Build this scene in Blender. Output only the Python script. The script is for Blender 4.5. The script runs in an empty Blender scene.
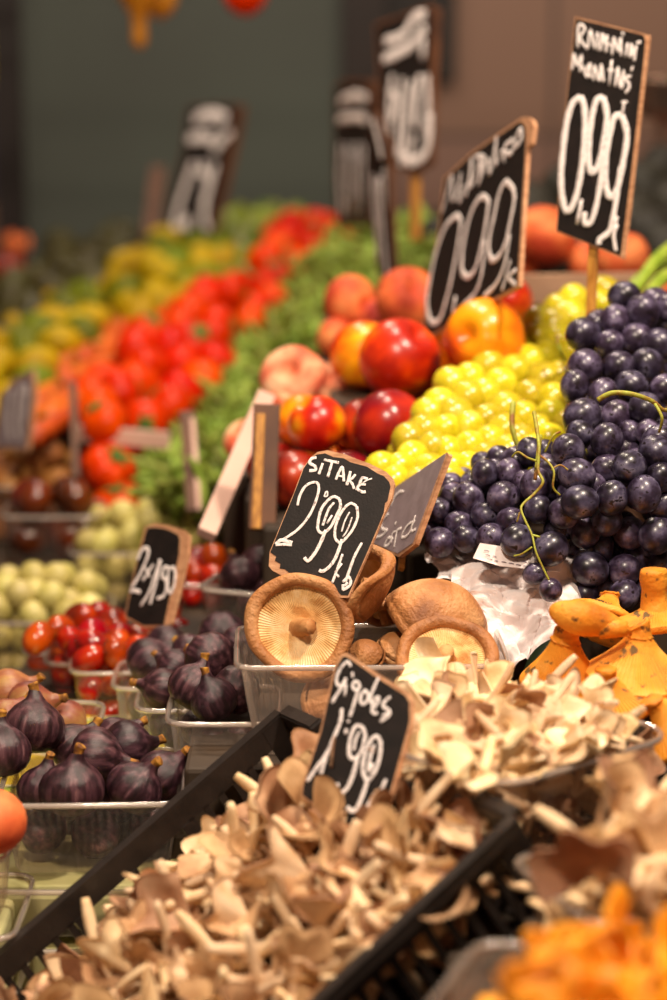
import bpy, math, random
import numpy as np
from mathutils import Vector, Matrix, Quaternion

# ------------------------------------------------------------------ camera, world, lights
SC = bpy.context.scene
COL = SC.collection
FPX = 2361.0
PITCH = math.radians(12)
CAM = np.array([0.0, 0.0, 1.6])
FW = np.array([0, math.cos(PITCH), -math.sin(PITCH)])
UP = np.array([0, math.sin(PITCH), math.cos(PITCH)])
RT = np.array([1.0, 0, 0])
cam_data = bpy.data.cameras.new('camera')
cam_data.sensor_fit = 'VERTICAL'; cam_data.sensor_height = 36; cam_data.sensor_width = 24
cam_data.lens = 36 * FPX / 1000
cam_data.dof.use_dof = True
cam_data.dof.focus_distance = 1.97
cam_data.dof.aperture_fstop = 2.9
cam_data.clip_start = 0.05
cam = bpy.data.objects.new('camera', cam_data); COL.objects.link(cam)
cam.location = (0, 0, 1.6); cam.rotation_euler = (math.pi / 2 - PITCH, 0, 0)
SC.camera = cam
SC.view_settings.view_transform = 'Standard'; SC.view_settings.look = 'None'
SC.view_settings.gamma = 1; SC.view_settings.use_curve_mapping = False
SC.view_settings.exposure = 0.0
SC.cycles.use_denoising = True
SC.cycles.transparent_max_bounces = 24
SC.cycles.max_bounces = 8
SC.cycles.sample_clamp_indirect = 4
w = bpy.data.worlds.new('market hall'); SC.world = w; w.use_nodes = True
w.node_tree.nodes['Background'].inputs[0].default_value = (0.95, 0.62, 0.45, 1)
w.node_tree.nodes['Background'].inputs[1].default_value = 0.19

def area(name, loc, target, size, power, color):
    l = bpy.data.lights.new(name, 'AREA'); l.shape = 'DISK'; l.size = size; l.energy = power; l.color = color
    o = bpy.data.objects.new(name, l); COL.objects.link(o); o.location = loc
    o.rotation_euler = (Vector(target) - Vector(loc)).to_track_quat('-Z', 'Y').to_euler()
    return o
WARM = (1.0, 0.82, 0.64)
area('market_or_fill_lamp', (0.62, 1.55, 2.75), (0.12, 1.95, 1.05), 0.16, 38, WARM)
area('market_or_fill_lamp', (-0.25, 0.75, 2.7), (0.02, 1.9, 1.05), 0.20, 29, WARM)  # unseen front fill, added to brighten surfaces turned to the camera
area('market_or_fill_lamp', (-0.05, 2.6, 2.75), (0.0, 2.8, 1.1), 0.20, 15, WARM)
area('market_or_fill_lamp', (-0.35, 3.7, 2.8), (-0.2, 3.8, 1.1), 0.25, 15, WARM)
area('market_or_fill_lamp', (1.1, 4.4, 2.9), (0.6, 5.9, 1.5), 0.4, 17, WARM)
area('market_or_fill_lamp', (-0.6, 4.7, 2.9), (-0.4, 6.0, 1.4), 0.4, 9, (1.0, 0.88, 0.76))  # added fill that lifts the left part of the back wall

# ------------------------------------------------------------------ helpers
rnd = random.Random(7)
nrg = np.random.RandomState(7)

def ray(x, y): return FW + (x - 333.5) / FPX * RT - (y - 500) / FPX * UP
def P(x, y, d): return CAM + d * ray(x, y)
def proj(p):
    q = np.asarray(p) - CAM; d = q @ FW
    return 333.5 + FPX * (q @ RT) / d, 500 - FPX * (q @ UP) / d, d
def on_plane(x, y, o, n):
    r = ray(x, y); return CAM + r * (((o - CAM) @ n) / (r @ n))
def unit(v): v = np.asarray(v, float); return v / np.linalg.norm(v)

def hexc(h):
    h = h.lstrip('#'); c = [int(h[i:i + 2], 16) / 255 for i in (0, 2, 4)]
    return tuple((x / 12.92 if x <= 0.04045 else ((x + 0.055) / 1.055) ** 2.4) for x in c) + (1,)

def mat(name, cols, scale=20, rough=0.5, bump=0.0, bscale=None, sss=0.0, spec=0.5, coat=0.0, stretch=(1, 1, 1), var=0.0, detail=4, metal=0.0, spots=None):
    m = bpy.data.materials.new(name); m.use_nodes = True
    nt = m.node_tree; N = nt.nodes; L = nt.links
    b = N['Principled BSDF']
    b.inputs['Roughness'].default_value = rough; b.inputs['Metallic'].default_value = metal
    b.inputs['Specular IOR Level'].default_value = spec
    b.inputs['Coat Weight'].default_value = coat; b.inputs['Coat Roughness'].default_value = 0.12
    tc = N.new('ShaderNodeTexCoord'); mp = N.new('ShaderNodeMapping'); mp.inputs['Scale'].default_value = stretch
    L.new(tc.outputs['Object'], mp.inputs['Vector'])
    oi = N.new('ShaderNodeObjectInfo')
    ad = N.new('ShaderNodeVectorMath'); ad.operation = 'ADD'
    sc_ = N.new('ShaderNodeVectorMath'); sc_.operation = 'SCALE'; sc_.inputs[3].default_value = 3.0
    cmb = N.new('ShaderNodeCombineXYZ')
    for i in range(3): L.new(oi.outputs['Random'], cmb.inputs[i])
    L.new(cmb.outputs[0], sc_.inputs[0]); L.new(mp.outputs[0], ad.inputs[0]); L.new(sc_.outputs[0], ad.inputs[1])
    nz = N.new('ShaderNodeTexNoise'); nz.inputs['Scale'].default_value = scale; nz.inputs['Detail'].default_value = detail
    L.new(ad.outputs[0], nz.inputs['Vector'])
    rp = N.new('ShaderNodeValToRGB'); el = rp.color_ramp.elements
    while len(el) < len(cols): el.new(0.5)
    for e, (p, c) in zip(el, cols): e.position = p; e.color = hexc(c)
    L.new(nz.outputs['Fac'], rp.inputs['Fac'])
    out = rp.outputs['Color']
    if spots:                                   # (colour, scale, threshold)
        n2 = N.new('ShaderNodeTexNoise'); n2.inputs['Scale'].default_value = spots[1]; n2.inputs['Detail'].default_value = 3
        L.new(ad.outputs[0], n2.inputs['Vector'])
        r2 = N.new('ShaderNodeValToRGB'); r2.color_ramp.elements[0].position = spots[2]; r2.color_ramp.elements[1].position = spots[2] + 0.06
        L.new(n2.outputs['Fac'], r2.inputs['Fac'])
        mx = N.new('ShaderNodeMixRGB'); L.new(r2.outputs['Color'], mx.inputs[0]); L.new(out, mx.inputs[1]); mx.inputs[2].default_value = hexc(spots[0])
        out = mx.outputs[0]
    if var:
        hs = N.new('ShaderNodeHueSaturation')
        mr = N.new('ShaderNodeMapRange'); mr.inputs[3].default_value = 1 - var; mr.inputs[4].default_value = 1 + var
        L.new(oi.outputs['Random'], mr.inputs[0]); L.new(mr.outputs[0], hs.inputs['Value'])
        mh = N.new('ShaderNodeMapRange'); mh.inputs[3].default_value = 0.5 - var * 0.06; mh.inputs[4].default_value = 0.5 + var * 0.06
        L.new(oi.outputs['Random'], mh.inputs[0]); L.new(mh.outputs[0], hs.inputs['Hue'])
        L.new(out, hs.inputs['Color']); out = hs.outputs[0]
    L.new(out, b.inputs['Base Color'])
    if sss:
        b.inputs['Subsurface Weight'].default_value = sss; b.inputs['Subsurface Scale'].default_value = 0.01
        b.inputs['Subsurface Radius'].default_value = (1, 0.6, 0.25)
    if bump:
        nb = N.new('ShaderNodeTexNoise'); nb.inputs['Scale'].default_value = bscale or scale * 4; nb.inputs['Detail'].default_value = 3
        L.new(ad.outputs[0], nb.inputs['Vector'])
        bp = N.new('ShaderNodeBump'); bp.inputs['Strength'].default_value = bump; bp.inputs['Distance'].default_value = 0.002
        L.new(nb.outputs['Fac'], bp.inputs['Height']); L.new(bp.outputs[0], b.inputs['Normal'])
    return m

def clear_plastic(name, tint, milk=0.1, gloss=0.25):
    m = bpy.data.materials.new(name); m.use_nodes = True
    N = m.node_tree.nodes; L = m.node_tree.links; N.clear()
    o = N.new('ShaderNodeOutputMaterial'); tr = N.new('ShaderNodeBsdfTransparent'); tr.inputs[0].default_value = hexc(tint)
    gl = N.new('ShaderNodeBsdfGlossy'); gl.inputs['Roughness'].default_value = 0.12
    df = N.new('ShaderNodeBsdfTranslucent'); df.inputs[0].default_value = (0.9, 0.82, 0.75, 1)
    d2 = N.new('ShaderNodeBsdfDiffuse'); d2.inputs[0].default_value = (0.9, 0.82, 0.75, 1)
    a = N.new('ShaderNodeAddShader')
    m0 = N.new('ShaderNodeMixShader'); m0.inputs[0].default_value = 0.5; L.new(df.outputs[0], m0.inputs[1]); L.new(d2.outputs[0], m0.inputs[2])
    m1 = N.new('ShaderNodeMixShader'); m1.inputs[0].default_value = milk; L.new(tr.outputs[0], m1.inputs[1]); L.new(m0.outputs[0], m1.inputs[2])
    lw = N.new('ShaderNodeLayerWeight'); lw.inputs['Blend'].default_value = 0.3
    mm = N.new('ShaderNodeMath'); mm.operation = 'MULTIPLY_ADD'; mm.inputs[1].default_value = gloss * 2; mm.inputs[2].default_value = 0.03
    L.new(lw.outputs['Fresnel'], mm.inputs[0])
    m2 = N.new('ShaderNodeMixShader'); L.new(mm.outputs[0], m2.inputs[0]); L.new(m1.outputs[0], m2.inputs[1]); L.new(gl.outputs[0], m2.inputs[2])
    L.new(m2.outputs[0], o.inputs['Surface'])
    return m

def build(name, V, Fs, mats, parent=None, smooth=True, midx=None, loc=None):
    me = bpy.data.meshes.new(name)
    me.from_pydata([tuple(v) for v in V], [], [tuple(f) for f in Fs])
    for mm in (mats if isinstance(mats, (list, tuple)) else [mats]): me.materials.append(mm)
    if midx is not None: me.polygons.foreach_set('material_index', list(midx))
    if smooth: me.polygons.foreach_set('use_smooth', [True] * len(me.polygons))
    me.update()
    o = bpy.data.objects.new(name, me); COL.objects.link(o)
    if parent: o.parent = parent
    if loc is not None: o.location = loc
    return o

def tag(o, label=None, cat=None, group=None, kind=None):
    if label: o['label'] = label
    if cat: o['category'] = cat
    if group: o['group'] = group
    if kind: o['kind'] = kind
    return o
def empty(name, loc=(0, 0, 0), label=None, cat=None, group=None):
    o = bpy.data.objects.new(name, None); COL.objects.link(o); o.location = loc; o.empty_display_size = 0.01
    return tag(o, label, cat, group)
KIDS = {}
def dup(o, parent=None):
    c = o.copy(); COL.objects.link(c)
    if parent: c.parent = parent
    for ch in list(o.children): dup(ch, c)
    return c
USED = set()
def place(proto, loc, axis=(0, 0, 1), spin=0.0, scale=1.0, label=None, cat=None, group=None):
    """first use moves the prototype itself, afterwards a copy with its parts"""
    if proto.name in USED: o = dup(proto)
    else: USED.add(proto.name); o = proto
    q = Vector(axis).normalized().to_track_quat('Z', 'Y') @ Quaternion((0, 0, 1), spin)
    o.rotation_mode = 'QUATERNION'; o.rotation_quaternion = q
    o.location = tuple(loc)
    o.scale = (scale,) * 3 if not hasattr(scale, '__len__') else scale
    if label: o['label'] = label
    if cat: o['category'] = cat
    if group: o['group'] = group
    return o

def lathe(prof, n=24, fn=None):
    prof = np.array(prof, float); V = []; F = []
    a = np.arange(n) * 2 * math.pi / n
    for r, z in prof:
        V += [(r * math.cos(t), r * math.sin(t), z) for t in a]
    for i in range(len(prof) - 1):
        for j in range(n):
            k = (j + 1) % n
            F.append((i * n + j, i * n + k, (i + 1) * n + k, (i + 1) * n + j))
    V = np.array(V)
    if fn is not None: V = fn(V)
    return V, F
def ellip(rx, rz, nu=24, nv=14, fn=None):
    return lathe([(rx * max(math.sin(t), 1e-4), -rz * math.cos(t)) for t in np.linspace(0, math.pi, nv)], nu, fn)
def smooth_path(pts, k=6):
    pts = np.array(pts, float)
    if len(pts) < 3: return np.array([pts[0] + (pts[-1] - pts[0]) * t for t in np.linspace(0, 1, 4)])
    out = []
    n = len(pts)
    for i in range(n - 1):
        p0, p1, p2, p3 = pts[max(i - 1, 0)], pts[i], pts[i + 1], pts[min(i + 2, n - 1)]
        for t in np.linspace(0, 1, k, endpoint=False):
            out.append(0.5 * ((2 * p1) + (p2 - p0) * t + (2 * p0 - 5 * p1 + 4 * p2 - p3) * t ** 2 + (3 * p1 - p0 - 3 * p2 + p3) * t ** 3))
    out.append(pts[-1]); return np.array(out)
def tube(pts, rad, n=8, up=None, flat=1.0, cap=True):
    pts = np.array(pts, float); m = len(pts)
    rad = np.full(m, rad) if np.isscalar(rad) else np.interp(np.linspace(0, 1, m), np.linspace(0, 1, len(rad)), rad)
    V = []; F = []
    T = np.gradient(pts, axis=0); ref = np.array(up, float) if up is not None else None
    side = None
    for i in range(m):
        t = T[i] / (np.linalg.norm(T[i]) + 1e-12)
        if ref is not None: b = ref; s = np.cross(t, b)
        else:
            if side is None: side = np.cross(t, (0.31, 0.2, 0.93))
            s = side - t * (side @ t)
        s = s / (np.linalg.norm(s) + 1e-12)
        if ref is None: side = s; b = np.cross(s, t)
        for j in range(n):
            a = 2 * math.pi * j / n
            V.append(pts[i] + rad[i] * (math.cos(a) * s + math.sin(a) * b * flat))
    for i in range(m - 1):
        for j in range(n):
            k = (j + 1) % n; F.append((i * n + j, i * n + k, (i + 1) * n + k, (i + 1) * n + j))
    if cap: F.append(tuple(range(n))[::-1]); F.append(tuple((m - 1) * n + j for j in range(n)))
    return np.array(V), F
def join(parts):
    V = []; F = []; c = 0
    for v, f in parts:
        V += [tuple(x) for x in v]; F += [tuple(i + c for i in q) for q in f]; c += len(v)
    return V, F
def bar(a, b, w_, h_, up=(0, 0, 1)):
    """box from a to b, w_ across, h_ along up"""
    a = np.array(a, float); b = np.array(b, float); t = unit(b - a); up = np.array(up, float)
    s = unit(np.cross(t, up)); u = np.cross(s, t)
    V = []
    for p in (a, b):
        for x, y in ((-1, -1), (1, -1), (1, 1), (-1, 1)): V.append(p + s * x * w_ / 2 + u * y * h_ / 2)
    return V, [(0, 1, 2, 3)[::-1], (4, 5, 6, 7), (0, 1, 5, 4), (1, 2, 6, 5), (2, 3, 7, 6), (3, 0, 4, 7)]
def block(x0, x1, y0, y1, z0, z1):
    V = [(x, y, z) for z in (z0, z1) for x, y in ((x0, y0), (x1, y0), (x1, y1), (x0, y1))]
    return V, [(3, 2, 1, 0), (4, 5, 6, 7), (0, 1, 5, 4), (1, 2, 6, 5), (2, 3, 7, 6), (3, 0, 4, 7)]
def bevel(o, w_=0.002, s=2):
    m = o.modifiers.new('bevel', 'BEVEL'); m.width = w_; m.segments = s; m.limit_method = 'ANGLE'
    return o

def relax(pos, rad, it=60, fixed_plane=None):
    pos = np.array(pos, float); rad = np.array(rad, float); n = len(pos)
    if n < 2: return pos
    rr = (rad[:, None] + rad[None, :])
    for _ in range(it):
        D = pos[:, None] - pos[None]; L_ = np.linalg.norm(D, axis=2) + 1e-9
        ov = np.clip(rr - L_, 0, None); np.fill_diagonal(ov, 0)
        if ov.max() < 1e-5: break
        pos += (D / L_[..., None] * (ov * 0.35)[..., None]).sum(1)
    return pos
def inpoly(x, y, poly):
    c = False; n = len(poly)
    for i in range(n):
        x1, y1 = poly[i]; x2, y2 = poly[i - 1]
        if (y1 > y) != (y2 > y) and x < (x2 - x1) * (y - y1) / (y2 - y1) + x1: c = not c
    return c
def plane3(a, b, c):
    pa, pb, pc = P(*a), P(*b), P(*c); n = unit(np.cross(pb - pa, pc - pa))
    if n[2] < 0: n = -n
    return pa, n
def scatter(poly, pl, spacing, drop=0.0, seed=1, tries=2500, jit=0.0, maxn=400):
    """spread points over a plane in the world, with layers below it"""
    r = random.Random(seed); o, n = pl; o = o - n * drop
    xs = [p[0] for p in poly]; ys = [p[1] for p in poly]; out = []
    for _ in range(tries):
        x = r.uniform(min(xs), max(xs)); y = r.uniform(min(ys), max(ys))
        if not inpoly(x, y, poly): continue
        q = on_plane(x, y, o, n) + n * r.uniform(-jit, jit)
        if not 1.2 < (q - CAM) @ FW < 4.9: continue
        if all(np.linalg.norm(q - k) > spacing for k in out):
            out.append(q)
            if len(out) >= maxn: break
    return out
def rvec(r, bias=(0, 0, 0)):
    v = np.array([r.gauss(0, 1) for _ in range(3)]); return unit(unit(v) + np.array(bias))

# ------------------------------------------------------------------ materials
M = {}
M['black_plastic'] = mat('black plastic', [(0.3, '1d1816'), (0.7, '2b2421')], 60, 0.42, 0.15, 300)
M['chalkboard'] = mat('chalkboard paint', [(0.3, '100b0a'), (0.66, '1c1412'), (0.85, '3a2e2b')], 90, 0.6, 0.12, 500, detail=8, spec=0.3)
M['slate_grey'] = mat('lightened grey chalkboard', [(0.3, '85777c'), (0.7, '988a90')], 60, 0.55, 0.1, 300)  # grey face colour lightened to stand in for reflected light
M['chalk'] = mat('chalk marker', [(0.30, '8f8384'), (0.45, 'efe6e4'), (0.8, 'fbf4f2')], 420, 0.8, 0.2, 900, detail=6)
M['raw_wood'] = mat('raw wood edge', [(0.3, 'a87450'), (0.7, 'd3a27a')], 60, 0.7, 0.3, 300, stretch=(1, 1, 4))
M['stick_wood'] = mat('yellow wood', [(0.3, '9c6420'), (0.7, 'cf9440')], 40, 0.5, 0.2, 200, stretch=(5, 5, 1))
M['plastic'] = clear_plastic('clear punnet plastic', 'f8f2ec', 0.07, 0.14)
M['plastic_milky'] = clear_plastic('milky punnet plastic', 'f8f2ec', 0.17, 0.16)
M['plastic_rim'] = clear_plastic('clear punnet rim', 'f0e6e0', 0.5, 0.3)
M['fig'] = mat('fig skin', [(0.30, '180d10'), (0.48, '341d25'), (0.62, '583840'), (0.80, '8e686a')], 20, 0.30, 0.3, 200, stretch=(8, 8, 0.9), var=0.3, detail=7, spots=('a8743c', 170, 0.69))
M['fig_green'] = mat('ripening fig skin', [(0.3, '5a2c2a'), (0.5, '9a5a3c'), (0.7, 'b08a4c')], 22, 0.45, 0.2, 200, stretch=(2, 2, 0.7), var=0.2)
M['fig_stem'] = mat('fig stem', [(0.35, '5e3412'), (0.55, 'a06a1c'), (0.75, 'c8962c')], 160, 0.75, 0.5, 400)
M['cherry'] = mat('plum tomato skin', [(0.3, '641404'), (0.5, 'a82004'), (0.72, 'c84408')], 40, 0.2, 0.0, coat=0.3, var=0.25)
M['tomato'] = mat('ripe tomato skin', [(0.3, 'c02400'), (0.6, 'e23c00'), (0.8, 'ec5408')], 30, 0.32, 0.0, spec=0.18, var=0.12)
M['kumato'] = mat('dark tomato skin', [(0.3, '3a1608'), (0.6, '6a2a0c')], 16, 0.15, coat=0.4, var=0.2)
M['calyx'] = mat('green calyx', [(0.3, '35561a'), (0.7, '5a8428')], 60, 0.6)
M['greengage'] = mat('greengage skin', [(0.3, 'a8a04c'), (0.55, 'c8bc70'), (0.75, 'ddd098')], 30, 0.42, 0.05, 200, sss=0.0, var=0.15, stretch=(1, 1, 0.6))
M['bean'] = mat('green bean', [(0.3, '647620'), (0.7, '98a648')], 25, 0.5, 0.1, 200, var=0.4, spec=0.3)
M['lemon'] = mat('yellow fruit skin', [(0.3, '9c8404'), (0.7, 'c0a008')], 20, 0.5, 0.1, 300, spec=0.25, var=0.2)
M['lime'] = mat('green fruit skin', [(0.3, '505c08'), (0.7, '74800e')], 20, 0.5, 0.1, 300, spec=0.25, var=0.25)
M['avocado'] = mat('dark green fruit skin', [(0.3, '2c2a0c'), (0.7, '4a4414')], 30, 0.5, 0.3, 300, var=0.2)
M['carrot'] = mat('carrot skin', [(0.3, 'b84c08'), (0.7, 'dd6a14')], 30, 0.5, 0.2, 200, var=0.15)
M['nut'] = mat('brown shell', [(0.3, '7c4a1c'), (0.7, 'b27838')], 60, 0.6, 0.4, 250, var=0.2)
M['nectarine'] = mat('nectarine skin', [(0.36, 'a81408'), (0.47, 'd83006'), (0.55, 'f27008'), (0.66, 'fcae10')], 17, 0.3, 0.05, 300, coat=0.12, var=0.06, detail=5)
M['nectarine_dark'] = mat('dark nectarine skin', [(0.3, '5c060a'), (0.52, '8c120e'), (0.72, 'cc3c10')], 18, 0.28, 0.05, 300, coat=0.2, var=0.12, detail=5)
M['nectarine_orange'] = mat('orange nectarine skin', [(0.34, 'd03404'), (0.48, 'f47406'), (0.66, 'fda60c')], 17, 0.3, 0.05, 300, coat=0.12, var=0.06, detail=5)
M['peach'] = mat('peach skin', [(0.38, 'b83a1c'), (0.52, 'e06834'), (0.68, 'ee9858')], 20, 0.7, 0.1, 500, var=0.1, detail=5)
M['flat_peach'] = mat('flat peach skin', [(0.38, 'cc5838'), (0.5, 'e89468'), (0.66, 'f4c89c')], 24, 0.75, 0.1, 500, var=0.06, detail=5)
M['grape'] = mat('black grape skin', [(0.32, '150d16'), (0.46, '30263a'), (0.58, '544c66'), (0.74, '8a8198')], 1.3, 0.32, 0.04, 9, coat=0.12, var=0.3, detail=6, spots=('1a1018', 2.6, 0.60))
M['white_grape'] = mat('white grape skin', [(0.3, 'b8a810'), (0.6, 'd4c42c'), (0.8, 'e4d87c')], 1.2, 0.24, 0.0, sss=0.25, coat=0.25, var=0.2)
M['grape_stem'] = mat('grape stem', [(0.35, '8a5a20'), (0.5, '9c9a30'), (0.7, 'a8b848')], 80, 0.6, 0.3, 400)
M['paper'] = mat('white tissue paper', [(0.3, 'ecdfde'), (0.7, 'faf2f2')], 15, 0.7, 0.1, 200)
M['ink'] = mat('grey ink', [(0.3, '8c8090'), (0.7, '9c90a0')], 15, 0.9)
M['cap'] = mat('shiitake cap', [(0.3, '84502a'), (0.5, 'b47844'), (0.72, 'd6a26e')], 30, 0.6, 0.9, 260, detail=9)
M['capgill'] = mat('shiitake gills', [(0.32, 'c89050'), (0.48, 'ecc080'), (0.7, 'fce0b0')], 70, 0.75, 0.4, 300, detail=6)
M['capstem'] = mat('shiitake stem', [(0.3, 'a86c38'), (0.7, 'd8a468')], 50, 0.75, 0.5, 200)
M['oyster'] = mat('oyster mushroom cap', [(0.3, '9a6c48'), (0.5, 'bb9068'), (0.75, 'd8b48c')], 45, 0.62, 0.2, 250, var=0.22)
M['oyster_gill'] = mat('oyster mushroom gills', [(0.3, 'dcb484'), (0.6, 'f0d4ac')], 60, 0.7, 0.2, 250, var=0.15)
M['oyster_lit'] = mat('brightly lit oyster mushroom cap', [(0.3, 'd8b280'), (0.5, 'efd2a4'), (0.75, 'fae8c8')], 45, 0.62, 0.2, 250, var=0.12)  # cream cap colour carries the strong light on this heap
M['milkcap'] = mat('orange milk cap', [(0.3, 'c06c12'), (0.5, 'e68e1c'), (0.72, 'f4ac3c')], 30, 0.65, 0.5, 260, detail=7, spots=('6c4418', 80, 0.62))
M['milkgill'] = mat('orange milk cap gills', [(0.3, 'd07e16'), (0.55, 'ee9e28'), (0.75, 'f6bc5c')], 30, 0.7, 0.3, 220, detail=6, spots=('6c5024', 70, 0.60))
M['chanterelle'] = mat('chanterelle', [(0.3, 'd87c08'), (0.6, 'f4a010'), (0.8, 'fcb830')], 40, 0.55, 0.2, 200, var=0.12)
M['board_wood'] = mat('crate board', [(0.3, '86604a'), (0.7, 'a47e64')], 12, 0.75, 0.2, 100, stretch=(1, 6, 6))
M['counter'] = mat('dark counter', [(0.3, '241813'), (0.7, '36251c')], 10, 0.6)
M['riser'] = mat('riser board', [(0.3, '2c2219'), (0.7, '40301f')], 12, 0.7)

M['pale_label'] = mat('pale pink board', [(0.3, 'c8a090'), (0.7, 'e4c0b0')], 10, 0.6)
M['sign_back'] = mat('dark sign back', [(0.3, '4a2c1c'), (0.7, '6a4228')], 20, 0.6)
# ------------------------------------------------------------------ the setting
def struct(name, parts, m, bev=0):
    V, F = join(parts); o = build(name, V, F, m, smooth=False); o['kind'] = 'structure'
    if bev: bevel(o, bev)
    return o
M['tile'] = None
def tile_mat(name, c1, c2, mortar, w_, h_):
    m = bpy.data.materials.new(name); m.use_nodes = True; N = m.node_tree.nodes; L = m.node_tree.links
    b = N['Principled BSDF']; b.inputs['Roughness'].default_value = 0.5
    tc = N.new('ShaderNodeTexCoord'); sp = N.new('ShaderNodeSeparateXYZ'); cb = N.new('ShaderNodeCombineXYZ')
    L.new(tc.outputs['Object'], sp.inputs[0]); L.new(sp.outputs[0], cb.inputs[0]); L.new(sp.outputs[2], cb.inputs[1])
    br = N.new('ShaderNodeTexBrick'); br.offset = 0.0; L.new(cb.outputs[0], br.inputs['Vector'])
    br.inputs['Scale'].default_value = 1; br.inputs['Brick Width'].default_value = w_; br.inputs['Row Height'].default_value = h_
    br.inputs['Mortar Size'].default_value = 0.008; br.inputs['Color1'].default_value = hexc(c1); br.inputs['Color2'].default_value = hexc(c2); br.inputs['Mortar'].default_value = hexc(mortar)
    L.new(br.outputs['Color'], b.inputs['Base Color']); return m
WY = 6.0
struct('floor', [block(-6, 6, -2, 7, -0.1, 0)], mat('stone floor', [(0.3, '3c342e'), (0.7, '4c4238')], 3, 0.6))
struct('wall_back', [block(-6, 6, WY, WY + 0.1, 0, 4.5)], tile_mat('brown wall tiles', '8a6a58', '84655a', '5a463e', 0.55, 0.42))
struct('trim_1', [block(-0.80, 0.02, WY - 0.06, WY - 0.002, 0.9, 2.6)], mat('grey green wall panel', [(0.35, '454842'), (0.65, '4f564e')], 1.2, 0.7))
struct('trim_2', [block(0.022, 0.13, WY - 0.09, WY - 0.002, 0.9, 2.6)], mat('dark door frame', [(0.3, '1c1310'), (0.7, '2a1c17')], 6, 0.6))
struct('trim_3', [block(0.132, 0.30, WY - 0.05, WY - 0.002, 1.40, 1.66)], mat('near black wall panel', [(0.3, '0f0a08'), (0.7, '1a110d')], 6, 0.6))  # near-black flat slab standing slightly proud of the wall
post = struct('trim_4', [block(-0.712, -0.665, 5.0, 5.06, 0, 2.6), block(-0.668, -0.652, 4.98, 5.03, 0, 2.6)], mat('dark steel post', [(0.3, '140c0b'), (0.7, '1e1412')], 8, 0.5))

# the stall: a dark counter with stepped risers that carry the trays
stall = empty('market_stall', (0, 2.4, 0), 'dark market stall counter stepped up in risers under the produce', 'stall')
def sblock(name, x0, x1, y0, y1, z0, z1, m='riser'):
    V, F = block(x0, x1, y0 - 2.4, y1 - 2.4, z0, z1); o = build(name, V, F, M[m], stall, smooth=False); bevel(o, 0.004); return o
sblock('counter', -0.9, 1.3, 1.0, 5.2, 0.0, 0.70, 'counter')

# ------------------------------------------------------------------ punnets
def rrect(w_, l_, r, k=5):
    pts = []
    for cx, cy, a0 in ((w_ / 2 - r, l_ / 2 - r, 0), (-w_ / 2 + r, l_ / 2 - r, 90), (-w_ / 2 + r, -l_ / 2 + r, 180), (w_ / 2 - r, -l_ / 2 + r, 270)):
        for i in range(k):
            a = math.radians(a0 + 90 * i / (k - 1)); pts.append((cx + r * math.cos(a), cy + r * math.sin(a)))
    out = []
    n = len(pts)
    for i in range(n):
        a = np.array(pts[i]); b = np.array(pts[(i + 1) % n]); m = max(1, int(np.linalg.norm(b - a) / 0.0017))
        for j in range(m): out.append(tuple(a + (b - a) * j / m))
    return np.array(out)
def punnet(base, w_, l_, h_, rot=0, label='', group=None, taper=0.82, cr=0.016, rib=0.0020, mname='plastic'):
    root = empty('plastic_punnet', base, label, 'punnet', group); root.rotation_euler = (0, 0, rot)
    R0 = rrect(w_, l_, cr); n = len(R0); V = []; F = []
    cen = np.zeros(2)
    leng = np.linalg.norm(np.roll(R0, -1, 0) - R0, axis=1).cumsum()
    rows = [(0.0, taper - 0.03, 0), (0.003, taper, 0.3), (0.012, taper + (1 - taper) * 0.15, 1), (h_ * 0.55, taper + (1 - taper) * 0.6, 1), (h_ * 0.84, taper + (1 - taper) * 0.86, 1), (h_ * 0.87, 0.985, 0), (h_ - 0.002, 1.0, 0)]
    nm = np.array([unit(v) for v in R0])
    for z, s, rb in rows:
        for i in range(n):
            k = 1 - rb * rib / 0.05 * (0.5 + 0.5 * math.sin(leng[i] / 0.007 * 2 * math.pi))
            V.append((R0[i][0] * s * k, R0[i][1] * s * k, z))
    for i in range(len(rows) - 1):
        for j in range(n):
            k = (j + 1) % n; F.append((i * n + j, i * n + k, (i + 1) * n + k, (i + 1) * n + j))
    F.append(tuple(range(n))[::-1])
    build('tub', V, F, M[mname], root)
    # rolled rim
    V = []; F = []; prof = [(0, -0.001), (0.0018, 0.0008), (0.004, 0.0006), (0.0052, -0.0018), (0.004, -0.0035), (0.0015, -0.003)]
    for dx, dz in prof:
        for i in range(n): q = R0[i] + nm[i] * dx; V.append((q[0], q[1], h_ + dz))
    m = len(prof)
    for i in range(m):
        for j in range(n):
            k = (j + 1) % n; i2 = (i + 1) % m; F.append((i * n + j, i * n + k, i2 * n + k, i2 * n + j))
    build('rim', V, F, M['plastic_rim'], root)
    return root

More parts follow.
